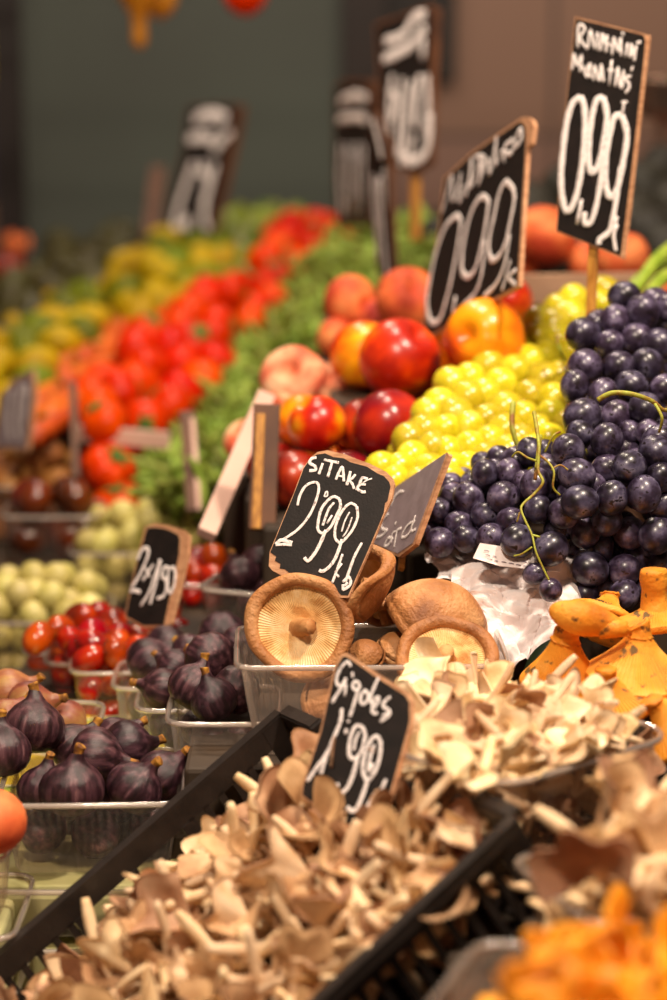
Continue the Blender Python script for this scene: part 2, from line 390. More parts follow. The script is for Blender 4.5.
# ------------------------------------------------------------------ produce prototypes
def make_fig(name='fig', skin='fig', label=''):
    root = empty(name, (0, 0, 0), label, 'fig')
    prof = [(0.0006, -0.0), (0.007, 0.0004), (0.014, 0.0022), (0.0205, 0.0065), (0.0250, 0.0125), (0.0272, 0.0195), (0.0268, 0.0265), (0.0240, 0.0335), (0.0190, 0.0395), (0.0132, 0.0438), (0.0092, 0.0468), (0.0070, 0.0500), (0.0058, 0.0530), (0.0050, 0.0548)]
    def fn(V):
        a = np.arctan2(V[:, 1], V[:, 0]); r = np.hypot(V[:, 0], V[:, 1]); z = V[:, 2]
        k = 1 + 0.018 * np.sin(9 * a + 1.3) * np.sin(z / 0.06 * math.pi) + 0.010 * np.sin(23 * a) + 0.03 * np.sin(2 * a + 0.4)
        V[:, 0] = r * k * np.cos(a); V[:, 1] = r * k * np.sin(a)
        V[:, 0] += 0.006 * np.clip((z - 0.03) / 0.03, 0, 1) ** 2
        V[:, 2] -= 0.02
        return V
    V, F = lathe(prof, 40, fn); build('fruit_body', V, F, M[skin], root)
    V, F = tube(smooth_path([(0.0042, 0, 0.032), (0.0048, 0, 0.0355), (0.006, 0.0005, 0.0395), (0.0068, 0.0007, 0.0412)], 3), [0.0052, 0.0046, 0.0046, 0.0052, 0.0044], 10)
    build('stem', V, F, M['fig_stem'], root)
    return root
FIG = make_fig(); FIGG = make_fig('ripening_fig', 'fig_green')

def make_round(name, rx, rz, m, cat, fn=None, calyx=0, nu=22, nv=13):
    V, F = ellip(rx, rz, nu, nv, fn)
    if not calyx:
        o = build(name, V, F, M[m]); return tag(o, name.replace('_', ' '), cat)
    root = empty(name, (0, 0, 0), name, cat); build('fruit_body', V, F, M[m], root)
    parts = []
    for i in range(5):
        a = i * 2 * math.pi / 5
        pts = [(0, 0, rz * 0.88), (rx * .2 * math.cos(a), rx * .2 * math.sin(a), rz * 0.97), (rx * .55 * math.cos(a), rx * .55 * math.sin(a), rz * 0.93)]
        parts.append(tube(smooth_path(pts, 3), [0.0012 * calyx, 0.0026 * calyx, 0.0005], 6, up=(0, 0, 1), flat=0.4))
    parts.append(tube([(0, 0, rz * 0.85), (0.001, 0, rz * 1.0), (0.003, 0, rz * 1.12)], 0.0013 * calyx, 6))
    V, F = join(parts); build('calyx', V, F, M['calyx'], root)
    return root
def lobes(k, amp, dim=0.18, rz=0.03):
    def fn(V):
        a = np.arctan2(V[:, 1], V[:, 0]); z = V[:, 2] / rz
        r = np.hypot(V[:, 0], V[:, 1]); s = 1 + amp * np.sin(k * a + 0.6) * np.sqrt(np.clip(1 - (z * 0.8) ** 2, 0, 1))
        V[:, 0] = r * s * np.cos(a); V[:, 1] = r * s * np.sin(a)
        V[:, 2] -= dim * rz * np.exp(-(r / (r.max() * 0.35)) ** 2) * np.sign(V[:, 2]); return V
    return fn
PLUM = make_round('plum_tomato', 0.0135, 0.018, 'cherry', 'tomato')
TOM = make_round('ripe_tomato', 0.031, 0.027, 'tomato', 'tomato', lobes(5, 0.03, 0.15, 0.027), calyx=2.0)
KUM = make_round('dark_tomato', 0.026, 0.022, 'kumato', 'tomato', lobes(5, 0.02, 0.15, 0.022))
OX = make_round('ribbed_tomato', 0.040, 0.030, 'tomato', 'tomato', lobes(8, 0.07, 0.25, 0.030), calyx=2.2, nu=40)
GAGE = make_round('greengage_plum', 0.0165, 0.0185, 'greengage', 'plum')
LEM = make_round('lemon', 0.026, 0.034, 'lemon', 'lemon', lambda V: np.c_[V[:, :2], V[:, 2] * (1 + 0.12 * (np.abs(V[:, 2]) > 0.031))])
LIM = make_round('green_mango', 0.031, 0.038, 'lime', 'mango', lambda V: np.c_[V[:, 0] + 6 * V[:, 2] ** 2, V[:, 1] * 0.85, V[:, 2]])
AVO = make_round('avocado', 0.034, 0.048, 'avocado', 'avocado', lambda V: np.c_[V[:, :2] * (1 - 6 * np.clip(V[:, 2:3], 0, 1)), V[:, 2]])
NUT = make_round('walnut', 0.017, 0.020, 'nut', 'nut', lobes(7, 0.04, 0.1, 0.02))
def cleft(amp, dim):
    def fn(V):
        a = np.arctan2(V[:, 1], V[:, 0]); r = np.hypot(V[:, 0], V[:, 1]); R = r.max(); z = V[:, 2]; zr = np.abs(z).max()
        s = 1 - amp * np.exp(-(a / 0.22) ** 2) * (0.5 + 0.5 * z / zr)
        V[:, 0] = r * s * np.cos(a); V[:, 1] = r * s * np.sin(a)
        V[:, 2] = z - dim * zr * np.exp(-(r / (R * 0.28)) ** 2) * (z > 0) + 0.3 * dim * zr * np.exp(-(r / (R * 0.2)) ** 2) * (z < 0)
        return V
    return fn
NEC = {k: make_round(n, 0.040, 0.039, k, 'nectarine', cleft(0.09, 0.28), nu=48, nv=28) for k, n in (('nectarine', 'nectarine'), ('nectarine_dark', 'nectarine'), ('nectarine_orange', 'nectarine'))}
PEA = make_round('peach', 0.040, 0.036, 'peach', 'peach', cleft(0.1, 0.25), nu=48, nv=28)
FLAT = make_round('flat_peach', 0.042, 0.023, 'flat_peach', 'peach', cleft(0.1, 0.75), nu=48, nv=28)

def make_bean(bend, L_):
    t = np.linspace(-1, 1, 9)
    pts = [(x * L_ / 2, bend * (1 - x * x), 0.003 * math.sin(3 * x)) for x in t]
    r = 0.0058 * np.sqrt(np.clip(1 - t ** 4, 0.06, 1)) * (1 + 0.08 * np.sin(t * 16))
    V, F = tube(pts, list(r), 8, flat=0.8); return V, F
BEANS = [tag(build('green_bean', *make_bean(b, l), M['bean']), 'green bean', 'bean') for b, l in ((0.008, 0.075), (0.004, 0.065), (0.013, 0.085), (-0.006, 0.07))]

def make_oyster(i, capmat, name='oyster_mushroom'):
    r = random.Random(100 + i); root = empty(name, (0, 0, 0), name.replace('_', ' '), 'mushroom')
    R = r.uniform(0.020, 0.033); span = r.uniform(0.7, 1.5); cup = r.uniform(0.2, 0.8); ph = r.uniform(0, 6); k = r.choice((2, 3, 4, 5)); wav = r.uniform(0.12, 0.3)
    nu, nv = 34, 12; top = []; bot = []
    for iv in range(nv):
        s = iv / (nv - 1)
        for iu in range(nu):
            u = -1 + 2 * iu / (nu - 1); a = u * span
            edge = 1 + 0.12 * math.sin(k * a * 1.7 + ph) + 0.05 * math.sin(9 * a + ph) - 0.25 * abs(u) ** 3
            rr = 0.004 + R * s * edge
            z = cup * R * s ** 1.4 * 0.7 + wav * R * math.sin(k * a + ph) * s * s - 0.35 * R * max(0, s - 0.75) ** 1.2 * 2 + 0.25 * R * abs(u) ** 2 * s
            x = rr * math.sin(a); y = rr * math.cos(a) * 0.95
            th = 0.0035 * (1 - s) ** 0.6 + 0.0007
            top.append((x, y, z + 0.0006)); g = 0.00055 * math.sin(iu * math.pi) if 0 else (0.0006 * (iu % 2) * min(1, s * 3))
            bot.append((x, y, z - th - g))
    V = top + bot; n = nu * nv; F = []; mi = []
    for a in range(nv - 1):
        for b in range(nu - 1):
            q = (a * nu + b, a * nu + b + 1, (a + 1) * nu + b + 1, (a + 1) * nu + b)
            F.append(q[::-1]); mi.append(0); F.append(tuple(x + n for x in q)); mi.append(1)
    def seam(ids):
        for x, y in zip(ids[:-1], ids[1:]): F.append((x, y, y + n, x + n)); mi.append(0)
    seam([(nv - 1) * nu + b for b in range(nu)]); seam([a * nu for a in range(nv)]); seam([a * nu + nu - 1 for a in range(nv)])
    build('cap', V, F, [M[capmat], M['oyster_gill']], root, midx=mi)
    l = r.uniform(0.024, 0.044); bx = r.uniform(-0.006, 0.006)
    pts = smooth_path([(0, 0.007, 0.0005), (0, 0.001, -0.002), (bx * 0.4, -l * 0.45, -0.006), (bx, -l, -0.006 - r.uniform(0, 0.01))], 4)
    V, F = tube(pts, [0.0052, 0.005, 0.0042, 0.004, 0.0046, 0.0028], 10, flat=0.8)
    build('stem', V, F, M['oyster_gill'], root)
    return root
OY = [make_oyster(i, 'oyster') for i in range(9)]
OYP = [make_oyster(20 + i, 'oyster_lit') for i in range(7)]

def make_trumpet(i, name, mcap, R=0.016, H=0.03):
    r = random.Random(300 + i); ph = r.uniform(0, 6); k = r.choice((2, 3)); root = empty(name, (0, 0, 0), name, 'mushroom')
    prof = [(0.0032, 0), (0.0036, 0.25), (0.0042, 0.5), (0.0065, 0.72), (0.0105, 0.88), (0.0145, 0.97), (0.016, 0.98), (0.0155, 1.0), (0.012, 0.96), (0.007, 0.86), (0.002, 0.78), (0.0002, 0.77)]
    def fn(V):
        a = np.arctan2(V[:, 1], V[:, 0]); q = np.hypot(V[:, 0], V[:, 1]); s = q / 0.016
        kk = 1 + 0.18 * np.sin(k * a + ph) * s + 0.06 * np.sin(7 * a) * s ** 2 + 0.03 * np.sin(20 * a) * s
        V[:, 0] = q * kk * np.cos(a) * R / 0.016; V[:, 1] = q * kk * np.sin(a) * R / 0.016; V[:, 2] = V[:, 2] * H + 0.004 * np.sin(k * a + ph + 1) * s ** 2
        V[:, 0] += 0.006 * (V[:, 2] / H) ** 2; V[:, 2] -= H * 0.6; return V
    V, F = lathe(prof, 40, fn); build('mushroom_body', V, F, M[mcap], root)
    return root
CH = [make_trumpet(i, 'chanterelle_mushroom', 'chanterelle', 0.013 + 0.003 * (i % 3), 0.028 + 0.004 * (i % 2)) for i in range(5)]

# ------------------------------------------------------------------ fill in a container: spheres dropped and pushed apart
def settle(n, r, w_, l_, h_, seed, taper=0.86, above=0.35, it=260, above_h=0.016):
    """positions (local, z up from the floor of the container) of n balls"""
    g = np.random.RandomState(seed); pos = np.c_[g.uniform(-w_ / 2, w_ / 2, n), g.uniform(-l_ / 2, l_ / 2, n), g.uniform(r, h_ * 1.8, n)]
    for k in range(it):
        pos[:, 2] -= 0.0012 * (1 if k < it * 0.7 else 0.2)
        D = pos[:, None] - pos[None]; L_ = np.linalg.norm(D, axis=2) + 1e-9
        ov = np.clip(2 * r - L_, 0, None); np.fill_diagonal(ov, 0)
        pos += (D / L_[..., None] * (ov * 0.42)[..., None]).sum(1)
        z = pos[:, 2]; s = np.where(z < h_, taper + (1 - taper) * np.clip(z / h_, 0, 1), 1 - above * (z - h_) / h_)
        hx = np.clip(w_ / 2 * s - r, 0.001, None); hy = np.clip(l_ / 2 * s - r, 0.001, None)
        pos[:, 0] = np.clip(pos[:, 0], -hx, hx); pos[:, 1] = np.clip(pos[:, 1], -hy, hy); pos[:, 2] = np.clip(z, r, None)
    dome = h_ + r * 0.2 + above_h * (1 - (2 * pos[:, 0] / w_) ** 2 * 0.6 - (2 * pos[:, 1] / l_) ** 2 * 0.6)
    return pos[pos[:, 2] < dome]
def rotz(p, a): c, s = math.cos(a), math.sin(a); return np.array([p[0] * c - p[1] * s, p[0] * s + p[1] * c, p[2]])
def filled(base, rot, n, r, w_, l_, h_, seed, proto, label, cat, group, sc=1.0, **k):
    g = random.Random(seed)
    for p in settle(n, r, w_, l_, h_, seed, **k):
        q = np.array(base) + rotz(p, rot)
        place(proto, q, rvec(g), g.uniform(0, 6), sc * g.uniform(0.93, 1.04), label, cat, group)

# ------------------------------------------------------------------ chalk signs
def sign(name, pts3, outline, face, strokes, label, crop, wood='raw_wood', facemat='chalkboard', thick=0.004, stick=None, chalk='chalk', stickm='stick_wood', group=None):
    """board in a world plane through three points; drawn shapes land on that plane"""
    ox, oy, s = crop
    o, n = plane3(*pts3)
    toc = unit(CAM - o)
    if n @ toc < 0: n = -n
    c = np.mean([on_plane(ox + x / s, oy + y / s, o, n) for x, y in outline], axis=0)
    root = empty(name, c, label, 'price sign', group)
    def pt(x, y, off=0): return on_plane(ox + x / s, oy + y / s, o, n) + n * off - c
    def slab(poly, off0, off1, m, nm, bev=0.0):
        V = [pt(x, y, off1) for x, y in poly] + [pt(x, y) + n * off0 for x, y in poly]; k = len(poly)
        F = [tuple(range(k)), tuple(range(2 * k - 1, k - 1, -1))] + [(i, (i + 1) % k, k + (i + 1) % k, k + i) for i in range(k)]
        ob = build(nm, V, F, m, root, smooth=False)
        if bev: bevel(ob, bev)
        return ob
    slab(outline, -thick, 0, M[wood], 'board', 0.0006)
    fo = slab(face, 0.0001, 0.0005, M[facemat], 'painted_face')
    parts = []
    zoff = 0.0009
    for st in strokes:
        wd = st[0]; path = smooth_path(st[1], 5)
        W3 = [pt(x, y, zoff) for x, y in path]; zoff += 0.00002
        rr = wd / s / FPX * (np.linalg.norm(o - CAM)) / 2
        k = len(W3); prof = [rr * (0.75 + 0.25 * math.sin(min(1, i / 3) * math.pi / 2) + 0.08 * math.sin(i * 1.7)) for i in range(k)]
        parts.append(tube(W3, prof, 8, up=n, flat=0.12))
    if parts: V, F = join(parts); build('chalk_writing', V, F, M[chalk], fo)
    if stick:
        (x0, y0), (x1, y1), wd = stick
        a = pt(x0, y0, -thick - 0.003); b = pt(x1, y1, -thick - 0.003)
        ww = wd / s / FPX * np.linalg.norm(o - CAM)
        V, F = bar(a, b, ww, 0.005, up=n); bevel(build('stick', V, F, M[stickm], root, smooth=False), 0.0008)
    return root

sign('price_sign', ((330, 460, 1.975), (290, 570, 1.955), (370, 590, 1.935)),
     [(275, 60), (320, 52), (400, 70), (455, 92), (520, 115), (600, 155), (630, 185), (638, 210), (625, 280), (591, 348), (517, 526), (469, 634), (421, 748), (385, 748), (340, 700), (270, 690), (190, 672), (100, 640), (60, 618), (45, 600), (49, 534), (102.5, 402), (163.5, 254), (209, 133), (242, 86)],
     [(272, 70), (310, 64), (350, 82), (400, 88), (430, 106), (510, 128), (560, 160), (590, 172), (616, 200), (622, 222), (608, 290), (596, 300), (590, 345), (560, 420), (515, 525), (468, 632), (420, 740), (387, 738), (345, 694), (300, 672), (215, 665), (200, 655), (150, 642), (118, 615), (95, 612), (98, 590), (72, 575), (78, 555), (50, 535), (103, 403), (164, 255), (210, 134), (243, 88)],
     [(16, [(270, 85), (245, 92), (238, 112), (262, 126), (264, 145), (235, 148)]),
      (14, [(300, 112), (290, 140), (281, 165)]),
      (14, [(305, 95), (340, 103), (377, 110)]), (14, [(345, 105), (335, 140), (323, 180)]),
      (14, [(362, 192), (375, 160), (392, 130), (398, 160), (400, 200)]), (10, [(372, 172), (398, 176)]),
      (15, [(432, 150), (425, 180), (414, 218)]), (13, [(456, 165), (440, 185), (424, 192)]), (13, [(424, 192), (440, 210), (450, 235)]),
      (15, [(515, 188), (488, 183), (476, 210), (466, 235), (490, 250), (505, 248)]), (12, [(474, 212), (505, 215)]), (7, [(455, 240), (500, 200), (535, 185)]),
      (14, [(180, 315), (190, 270), (215, 225), (250, 205), (278, 212), (276, 265), (240, 355), (185, 425), (130, 465), (85, 492)]),
      (19, [(75, 500), (100, 480), (125, 484), (155, 492)]), (14, [(75, 502), (115, 500), (153, 502)]),
      (8, [(312, 252), (322, 248), (322, 268), (308, 270), (314, 252)]),
      (15, [(382, 285), (352, 272), (320, 295), (292, 335), (278, 395), (278, 430), (300, 446), (335, 420), (362, 370), (384, 320), (380, 285)]),
      (13, [(355, 300), (330, 330), (310, 380), (300, 410)]), (12, [(345, 360), (320, 400)]),
      (18, [(315, 430), (295, 480), (270, 530), (245, 565), (228, 578), (212, 562)]),
      (14, [(462, 318), (435, 304), (405, 325), (378, 368), (360, 420), (360, 470), (385, 492), (415, 465), (445, 425), (466, 370), (462, 318)]),
      (8, [(428, 345), (405, 390), (390, 440)]), (8, [(440, 370), (418, 430), (395, 465)]),
      (17, [(392, 475), (375, 530), (355, 575), (330, 608), (300, 628), (283, 622)]),
      (13, [(395, 545), (372, 610), (345, 685)]), (12, [(392, 590), (358, 635)]), (12, [(358, 635), (378, 655)]),
      (14, [(487, 492), (455, 550), (432, 610), (408, 680)]), (15, [(395, 680), (425, 655), (432, 690), (400, 715), (398, 690)]), (14, [(402, 700), (420, 680)])],
     'black chalk price sign reading SITAKE 2,99 standing over the shiitake mushrooms', (260, 440, 4.764), stick=((330, 640), (318, 700), 30), stickm='raw_wood')

sign('price_sign', ((345, 660, 1.755), (305, 790, 1.725), (410, 700, 1.715)),
     [(245, 75), (262, 66), (282, 72), (420, 165), (560, 252), (580, 290), (576, 400), (500, 670), (432, 915), (418, 918), (210, 862), (58, 742), (60, 700), (148, 430), (215, 130)],
     [(250, 82), (265, 78), (278, 84), (415, 180), (550, 265), (568, 296), (570, 390), (494, 668), (428, 910), (418, 912), (212, 857), (60, 738), (64, 700), (152, 430), (220, 134)],
     [(15, [(292, 128), (275, 106), (245, 135), (225, 180), (228, 215), (250, 215), (270, 182)]), (17, [(268, 198), (240, 240), (200, 303)]),
      (12, [(300, 155), (301, 182)]), (14, [(270, 212), (262, 270)]),
      (16, [(335, 210), (312, 200), (300, 222), (318, 242), (338, 215)]), (17, [(335, 215), (312, 290), (287, 370)]),
      (17, [(360, 240), (340, 270), (342, 305), (365, 300), (375, 262), (355, 240)]), (15, [(425, 180), (398, 240), (384, 290), (396, 305)]),
      (16, [(400, 330), (420, 300), (425, 275), (402, 290), (395, 345), (420, 352)]), (17, [(480, 272), (450, 300), (448, 320), (475, 340), (470, 365), (432, 390)]), (14, [(440, 365), (470, 350)]),
      (20, [(250, 328), (243, 390), (215, 460), (182, 535), (130, 610), (84, 676)]), (20, [(190, 520), (165, 590), (150, 640)]), (16, [(130, 655), (165, 672)]),
      (15, [(284, 385), (278, 395)]), (20, [(272, 425), (268, 450)]),
      (19, [(362, 450), (345, 418), (318, 412), (295, 455), (284, 520), (290, 560), (318, 565), (348, 520), (362, 450)]), (14, [(335, 440), (315, 480), (308, 530)]),
      (21, [(325, 560), (305, 640), (280, 700), (255, 728), (232, 722), (228, 685)]),
      (19, [(435, 490), (418, 463), (392, 475), (365, 530), (350, 600), (358, 655), (380, 668), (412, 620), (432, 550), (435, 490)]), (18, [(405, 500), (385, 560), (375, 630)]), (18, [(398, 590), (380, 640)]),
      (21, [(375, 665), (350, 740), (325, 800), (302, 818), (275, 800)]),
      (17, [(405, 735), (370, 800), (342, 870)]), (15, [(385, 800), (375, 860), (378, 892)]), (15, [(345, 840), (378, 800)]),
      (18, [(460, 668), (425, 750), (395, 850), (390, 890)]), (18, [(380, 890), (410, 880), (412, 905)])],
     'black chalk price sign reading Girgoles 1,99 in the black mushroom crate', (290, 640, 4.764), stick=((235, 840), (215, 960), 26), stickm='raw_wood')

sign('price_sign', ((446, 455, 2.02), (415, 545, 2.02), (370, 545, 2.14)),
     [(580, 86), (588, 100), (366, 692), (258, 776), (90, 700), (40, 640), (100, 430), (230, 318)],
     [(570, 92), (572, 102), (352, 690), (254, 758), (96, 690), (46, 636), (106, 434), (232, 324)],
     [(24, [(296, 345), (265, 350), (235, 385), (212, 440)]), (26, [(240, 556), (246, 560)]), (22, [(195, 495), (160, 530), (150, 590), (185, 600)]), (22, [(188, 600), (150, 640), (108, 652)]),
      (22, [(225, 660), (195, 655), (170, 705), (195, 700), (225, 650)]), (23, [(282, 590), (255, 605), (245, 650), (232, 720)]), (14, [(250, 610), (222, 625), (215, 690)]),
      (23, [(372, 545), (335, 560), (300, 605), (285, 650), (320, 640), (350, 590), (376, 505)]), (22, [(372, 520), (350, 580), (352, 610), (378, 596)])],
     'grey chalk sign with white script behind the shiitake sign', (360, 440, 6.667), wood='raw_wood', facemat='slate_grey', stick=((235, 745), (225, 850), 40))

sign('price_sign', ((440, 220, 2.58), (425, 335, 2.56), (520, 130, 2.38)),
     [(430, 84), (445, 72), (470, 70), (490, 85), (495, 110), (485, 175), (467, 190), (445, 560), (435, 745), (62, 955), (50, 930), (65, 820), (115, 500), (135, 315), (250, 208)],
     [(432, 92), (446, 88), (462, 108), (463, 180), (440, 560), (428, 740), (66, 946), (58, 925), (71, 820), (121, 500), (141, 318), (256, 212)],
     [(27, [(190, 462), (150, 500), (115, 580), (85, 700), (70, 810), (85, 885), (120, 880), (150, 790), (175, 680), (195, 570), (205, 490), (190, 462)]),
      (27, [(318, 405), (292, 388), (262, 420), (235, 490), (215, 590), (210, 680), (232, 708), (262, 680), (285, 600), (305, 500), (318, 405)]), (22, [(300, 560), (292, 680), (265, 770), (212, 825)]),
      (27, [(415, 355), (385, 330), (358, 380), (338, 470), (318, 570), (325, 635), (355, 630), (385, 570), (405, 480), (420, 400), (415, 355)]), (22, [(402, 540), (380, 660), (345, 740), (298, 785)]),
      (24, [(185, 785), (172, 868)]), (18, [(405, 640), (390, 700), (370, 765)]), (18, [(428, 680), (398, 710), (425, 740)]),
      (16, [(130, 455), (150, 380), (168, 305), (172, 360), (175, 405), (200, 330), (205, 300), (200, 410), (225, 340)]), (22, [(225, 390), (240, 320), (250, 235), (245, 350), (285, 240), (282, 320)]), (20, [(262, 230), (300, 235), (275, 340), (315, 240), (320, 300)]),
      (15, [(325, 300), (340, 210), (350, 150), (345, 260), (372, 205), (380, 250)]), (22, [(415, 160), (385, 185), (380, 210), (410, 212), (425, 160), (445, 118), (448, 160), (425, 190)])],
     'black chalk price sign reading 0,99 steeply angled among the nectarines', (410, 100, 4.0), stick=((330, 800), (300, 1010), 22))

sign('price_sign', ((576, 18, 2.30), (556, 230, 2.30), (643, 35, 2.25)),
     [(132, 65), (380, 126), (400, 132), (392, 200), (330, 760), (306, 955), (294, 948), (61, 854), (66, 780), (101, 350)],
     [(134, 68), (384, 130), (390, 150), (382, 240), (340, 620), (299, 946), (63, 853), (68, 780), (102.5, 350)],
     [(10.5, [(142, 178), (145, 95), (168, 108), (150, 142), (178, 182)]), (10.5, [(180, 180), (188, 112), (205, 182)]), (10, [(214, 120), (216, 188)]), (11, [(226, 190), (232, 125), (244, 165), (250, 130), (246, 195)]), (11, [(250, 165), (265, 167)]),
      (10.5, [(268, 205), (275, 140), (290, 190), (300, 140), (302, 208)]), (10, [(305, 120), (312, 130)]), (10, [(318, 212), (326, 160)]), (11, [(334, 215), (340, 165), (350, 212), (358, 170), (350, 228)]), (11, [(358, 160), (376, 155)]),
      (10.5, [(120, 262), (128, 200), (140, 245), (156, 205), (150, 268)]), (10.5, [(162, 245), (176, 285), (190, 240), (178, 250), (190, 288)]), (10.5, [(200, 300), (204, 245), (222, 300), (228, 240), (238, 304)]), (10, [(258, 318), (268, 222)]), (10.5, [(252, 260), (275, 262)]), (10.5, [(280, 322), (290, 250), (300, 325), (312, 262), (306, 330)]),
      (10, [(345, 245), (340, 265)]), (11, [(340, 282), (318, 290), (334, 318), (318, 345)]),
      (25, [(152, 358), (122, 385), (100, 460), (85, 580), (80, 680), (92, 765), (112, 778), (138, 720), (158, 610), (168, 490), (166, 400), (152, 358)]),
      (25, [(236, 362), (212, 372), (195, 430), (184, 520), (182, 600), (196, 640), (222, 600), (240, 510), (250, 430), (236, 362)]), (22, [(244, 480), (232, 620), (215, 740), (192, 820), (168, 825), (168, 785)]),
      (25, [(305, 428), (278, 435), (258, 510), (245, 600), (246, 690), (264, 730), (290, 690), (310, 600), (324, 500), (305, 428)]), (22, [(300, 620), (284, 740), (262, 850), (225, 885), (220, 905)]),
      (16, [(157, 738), (140, 830)]), (14, [(288, 800), (276, 870), (284, 930)]), (14, [(290, 830), (268, 880)]), (10, [(303, 380), (326, 377)]), (10, [(314, 380), (308, 420)])],
     'tall black chalk price sign reading 0,99 on a yellow stick above the black grapes', (540, 0, 3.7), stick=((185, 880), (172, 1190), 36))

sign('price_sign', ((148, 528, 2.34), (127, 615, 2.32), (180, 540, 2.30)),
     [(262, 128), (335, 103), (440, 120), (530, 150), (578, 190), (572, 330), (505, 600), (445, 840), (395, 862), (250, 866), (112, 792), (128, 700), (190, 420)],
     [(276, 132), (340, 128), (420, 142), (500, 178), (518, 215), (512, 330), (460, 560), (400, 852), (252, 856), (120, 785), (136, 700), (198, 420)],
     [(30, [(208, 375), (235, 305), (270, 282), (288, 305), (275, 370), (225, 480), (160, 585)]), (32, [(150, 605), (190, 600), (228, 612)]),
      (26, [(325, 405), (285, 470), (245, 525)]), (20, [(268, 430), (300, 500)]),
      (26, [(375, 368), (340, 480), (290, 620), (230, 712)]), (28, [(380, 372), (350, 520), (318, 640), (300, 700)]),
      (28, [(440, 430), (405, 430), (392, 500), (420, 520), (420, 600), (390, 650), (355, 655)]),
      (26, [(475, 425), (440, 450), (432, 560), (450, 620), (480, 560), (488, 470), (475, 425)])],
     'small black chalk price sign reading 2x/50 behind the plum tomato punnets', (110, 510, 7.41), stick=((280, 850), (270, 960), 60), stickm='raw_wood')

sign('price_sign', ((188, 108, 4.5), (168, 235, 4.5), (236, 108, 4.4)),
     [(300, 85), (505, 75), (590, 80), (570, 200), (470, 640), (415, 785), (185, 760), (205, 600), (275, 290)],
     [(305, 92), (500, 82), (545, 90), (530, 200), (450, 600), (405, 778), (192, 752), (212, 600), (282, 290)],
     [(60, [(330, 160), (390, 130), (460, 135), (490, 160)]), (55, [(300, 255), (370, 245), (430, 250)]), (50, [(520, 215), (460, 270), (430, 320)]),
      (42, [(330, 370), (290, 480), (250, 600), (225, 720)]), (36, [(370, 370), (400, 480), (370, 600)]), (40, [(440, 380), (400, 520), (380, 640), (400, 720)]), (36, [(240, 720), (300, 660), (290, 720)]), (30, [(340, 420), (380, 420)])],
     'distant black chalk price sign leaning before the green wall panel', (130, 90, 5.13), stick=((330, 770), (320, 950), 24), stickm='board_wood', wood='sign_back')

sign('price_sign', ((335, 90, 3.9), (338, 222, 3.9), (378, 85, 3.7)),
     [(80, 290), (110, 268), (200, 266), (235, 300), (238, 420), (205, 750), (90, 755), (82, 600)],
     [(84, 296), (112, 280), (180, 276), (200, 300), (215, 420), (200, 745), (94, 748), (86, 600)],
     [(30, [(100, 340), (150, 320), (190, 330)]), (28, [(95, 400), (150, 390), (190, 400)]), (20, [(105, 480), (100, 600), (110, 720)]), (18, [(130, 480), (130, 720)]), (18, [(155, 480), (150, 720)]), (18, [(178, 480), (175, 730)])],
     'blurred black chalk sign left of the tall sign on the right of the wall panel', (310, 0, 3.333), stick=((140, 740), (140, 860), 16), wood='sign_back')
sign('price_sign', ((385, 10, 3.3), (375, 165, 3.3), (432, 8, 3.2)),
     [(215, 80), (400, 15), (432, 30), (418, 340), (412, 545), (350, 580), (260, 548), (235, 400)],
     [(222, 86), (396, 25), (405, 40), (398, 330), (392, 540), (348, 572), (268, 542), (242, 400)],
     [(34, [(250, 140), (310, 120), (350, 60), (385, 50)]), (36, [(245, 200), (290, 180), (340, 150), (385, 90)]), (24, [(380, 130), (375, 200)]),
      (20, [(275, 250), (265, 350), (262, 450)]), (20, [(310, 260), (300, 400), (295, 520)]), (30, [(370, 250), (355, 320), (350, 430)]), (22, [(340, 270), (320, 400), (315, 500)]), (24, [(262, 300), (290, 330), (262, 420)]), (22, [(350, 450), (330, 520), (300, 550)]), (24, [(390, 250), (395, 350), (385, 450)]), (34, [(290, 500), (340, 540), (390, 500), (400, 380)])],
     'tall blurred black chalk sign on a yellow stick above the green beans', (310, 0, 3.333), stick=((338, 560), (338, 800), 42), wood='sign_back')
sign('price_sign', ((372, 115, 3.0), (388, 290, 3.0), (392, 160, 2.95)),
     [(195, 380), (215, 375), (265, 480), (270, 640), (290, 985), (262, 985), (225, 900), (205, 700), (195, 520)],
     [(198, 386), (213, 384), (255, 490), (262, 650), (284, 978), (264, 978), (229, 896), (209, 700), (199, 520)],
     [(26, [(210, 400), (228, 470), (240, 530)]), (18, [(212, 580), (216, 700), (232, 880)]), (20, [(236, 590), (244, 760), (262, 960)]), (14, [(224, 600), (232, 800)]), (12, [(250, 560), (256, 700)])],
     'narrow chalk sign seen nearly edge on beside the red peaches', (310, 0, 3.333), wood='sign_back')
sign('price_sign', ((4, 380, 3.0), (2, 448, 3.0), (30, 375, 2.95)),
     [(0, 395), (15, 378), (33, 370), (35, 395), (28, 450), (-6, 448)], [(1, 397), (16, 381), (31, 374), (32, 395), (26, 448), (-4, 446)],
     [(3.5, [(22, 385), (18, 415), (20, 440)]), (3.5, [(12, 390), (8, 415), (10, 440)]), (3, [(27, 385), (24, 430)])],
     'blurred grey chalk sign at the left edge above the walnuts', (0, 0, 1), facemat='slate_grey')
def plank(name, a, b, w_, t_, m, label, edge=None):
    a = P(*a); b = P(*b); c = (a + b) / 2; root = empty(name, c, label, 'price sign')
    up = unit(CAM - c); V, F = bar(a - c, b - c, w_, t_, up=up); bevel(build('board', V, F, M[m], root, smooth=False), 0.001)
    if edge:
        s = unit(np.cross(unit(b - a), up)); V, F = bar(a * .92 + b * .08 - c + s * w_ * edge[1], b - c + s * w_ * edge[1], w_ * 0.34, t_ * 1.2, up=up)
        bevel(build('stick', V, F, M[edge[0]], root, smooth=False), 0.001)
plank('price_sign', (73, 385, 2.95), (76, 480, 2.9), 0.010, 0.02, 'sign_back', 'dark sign seen edge on between walnuts and tomatoes')
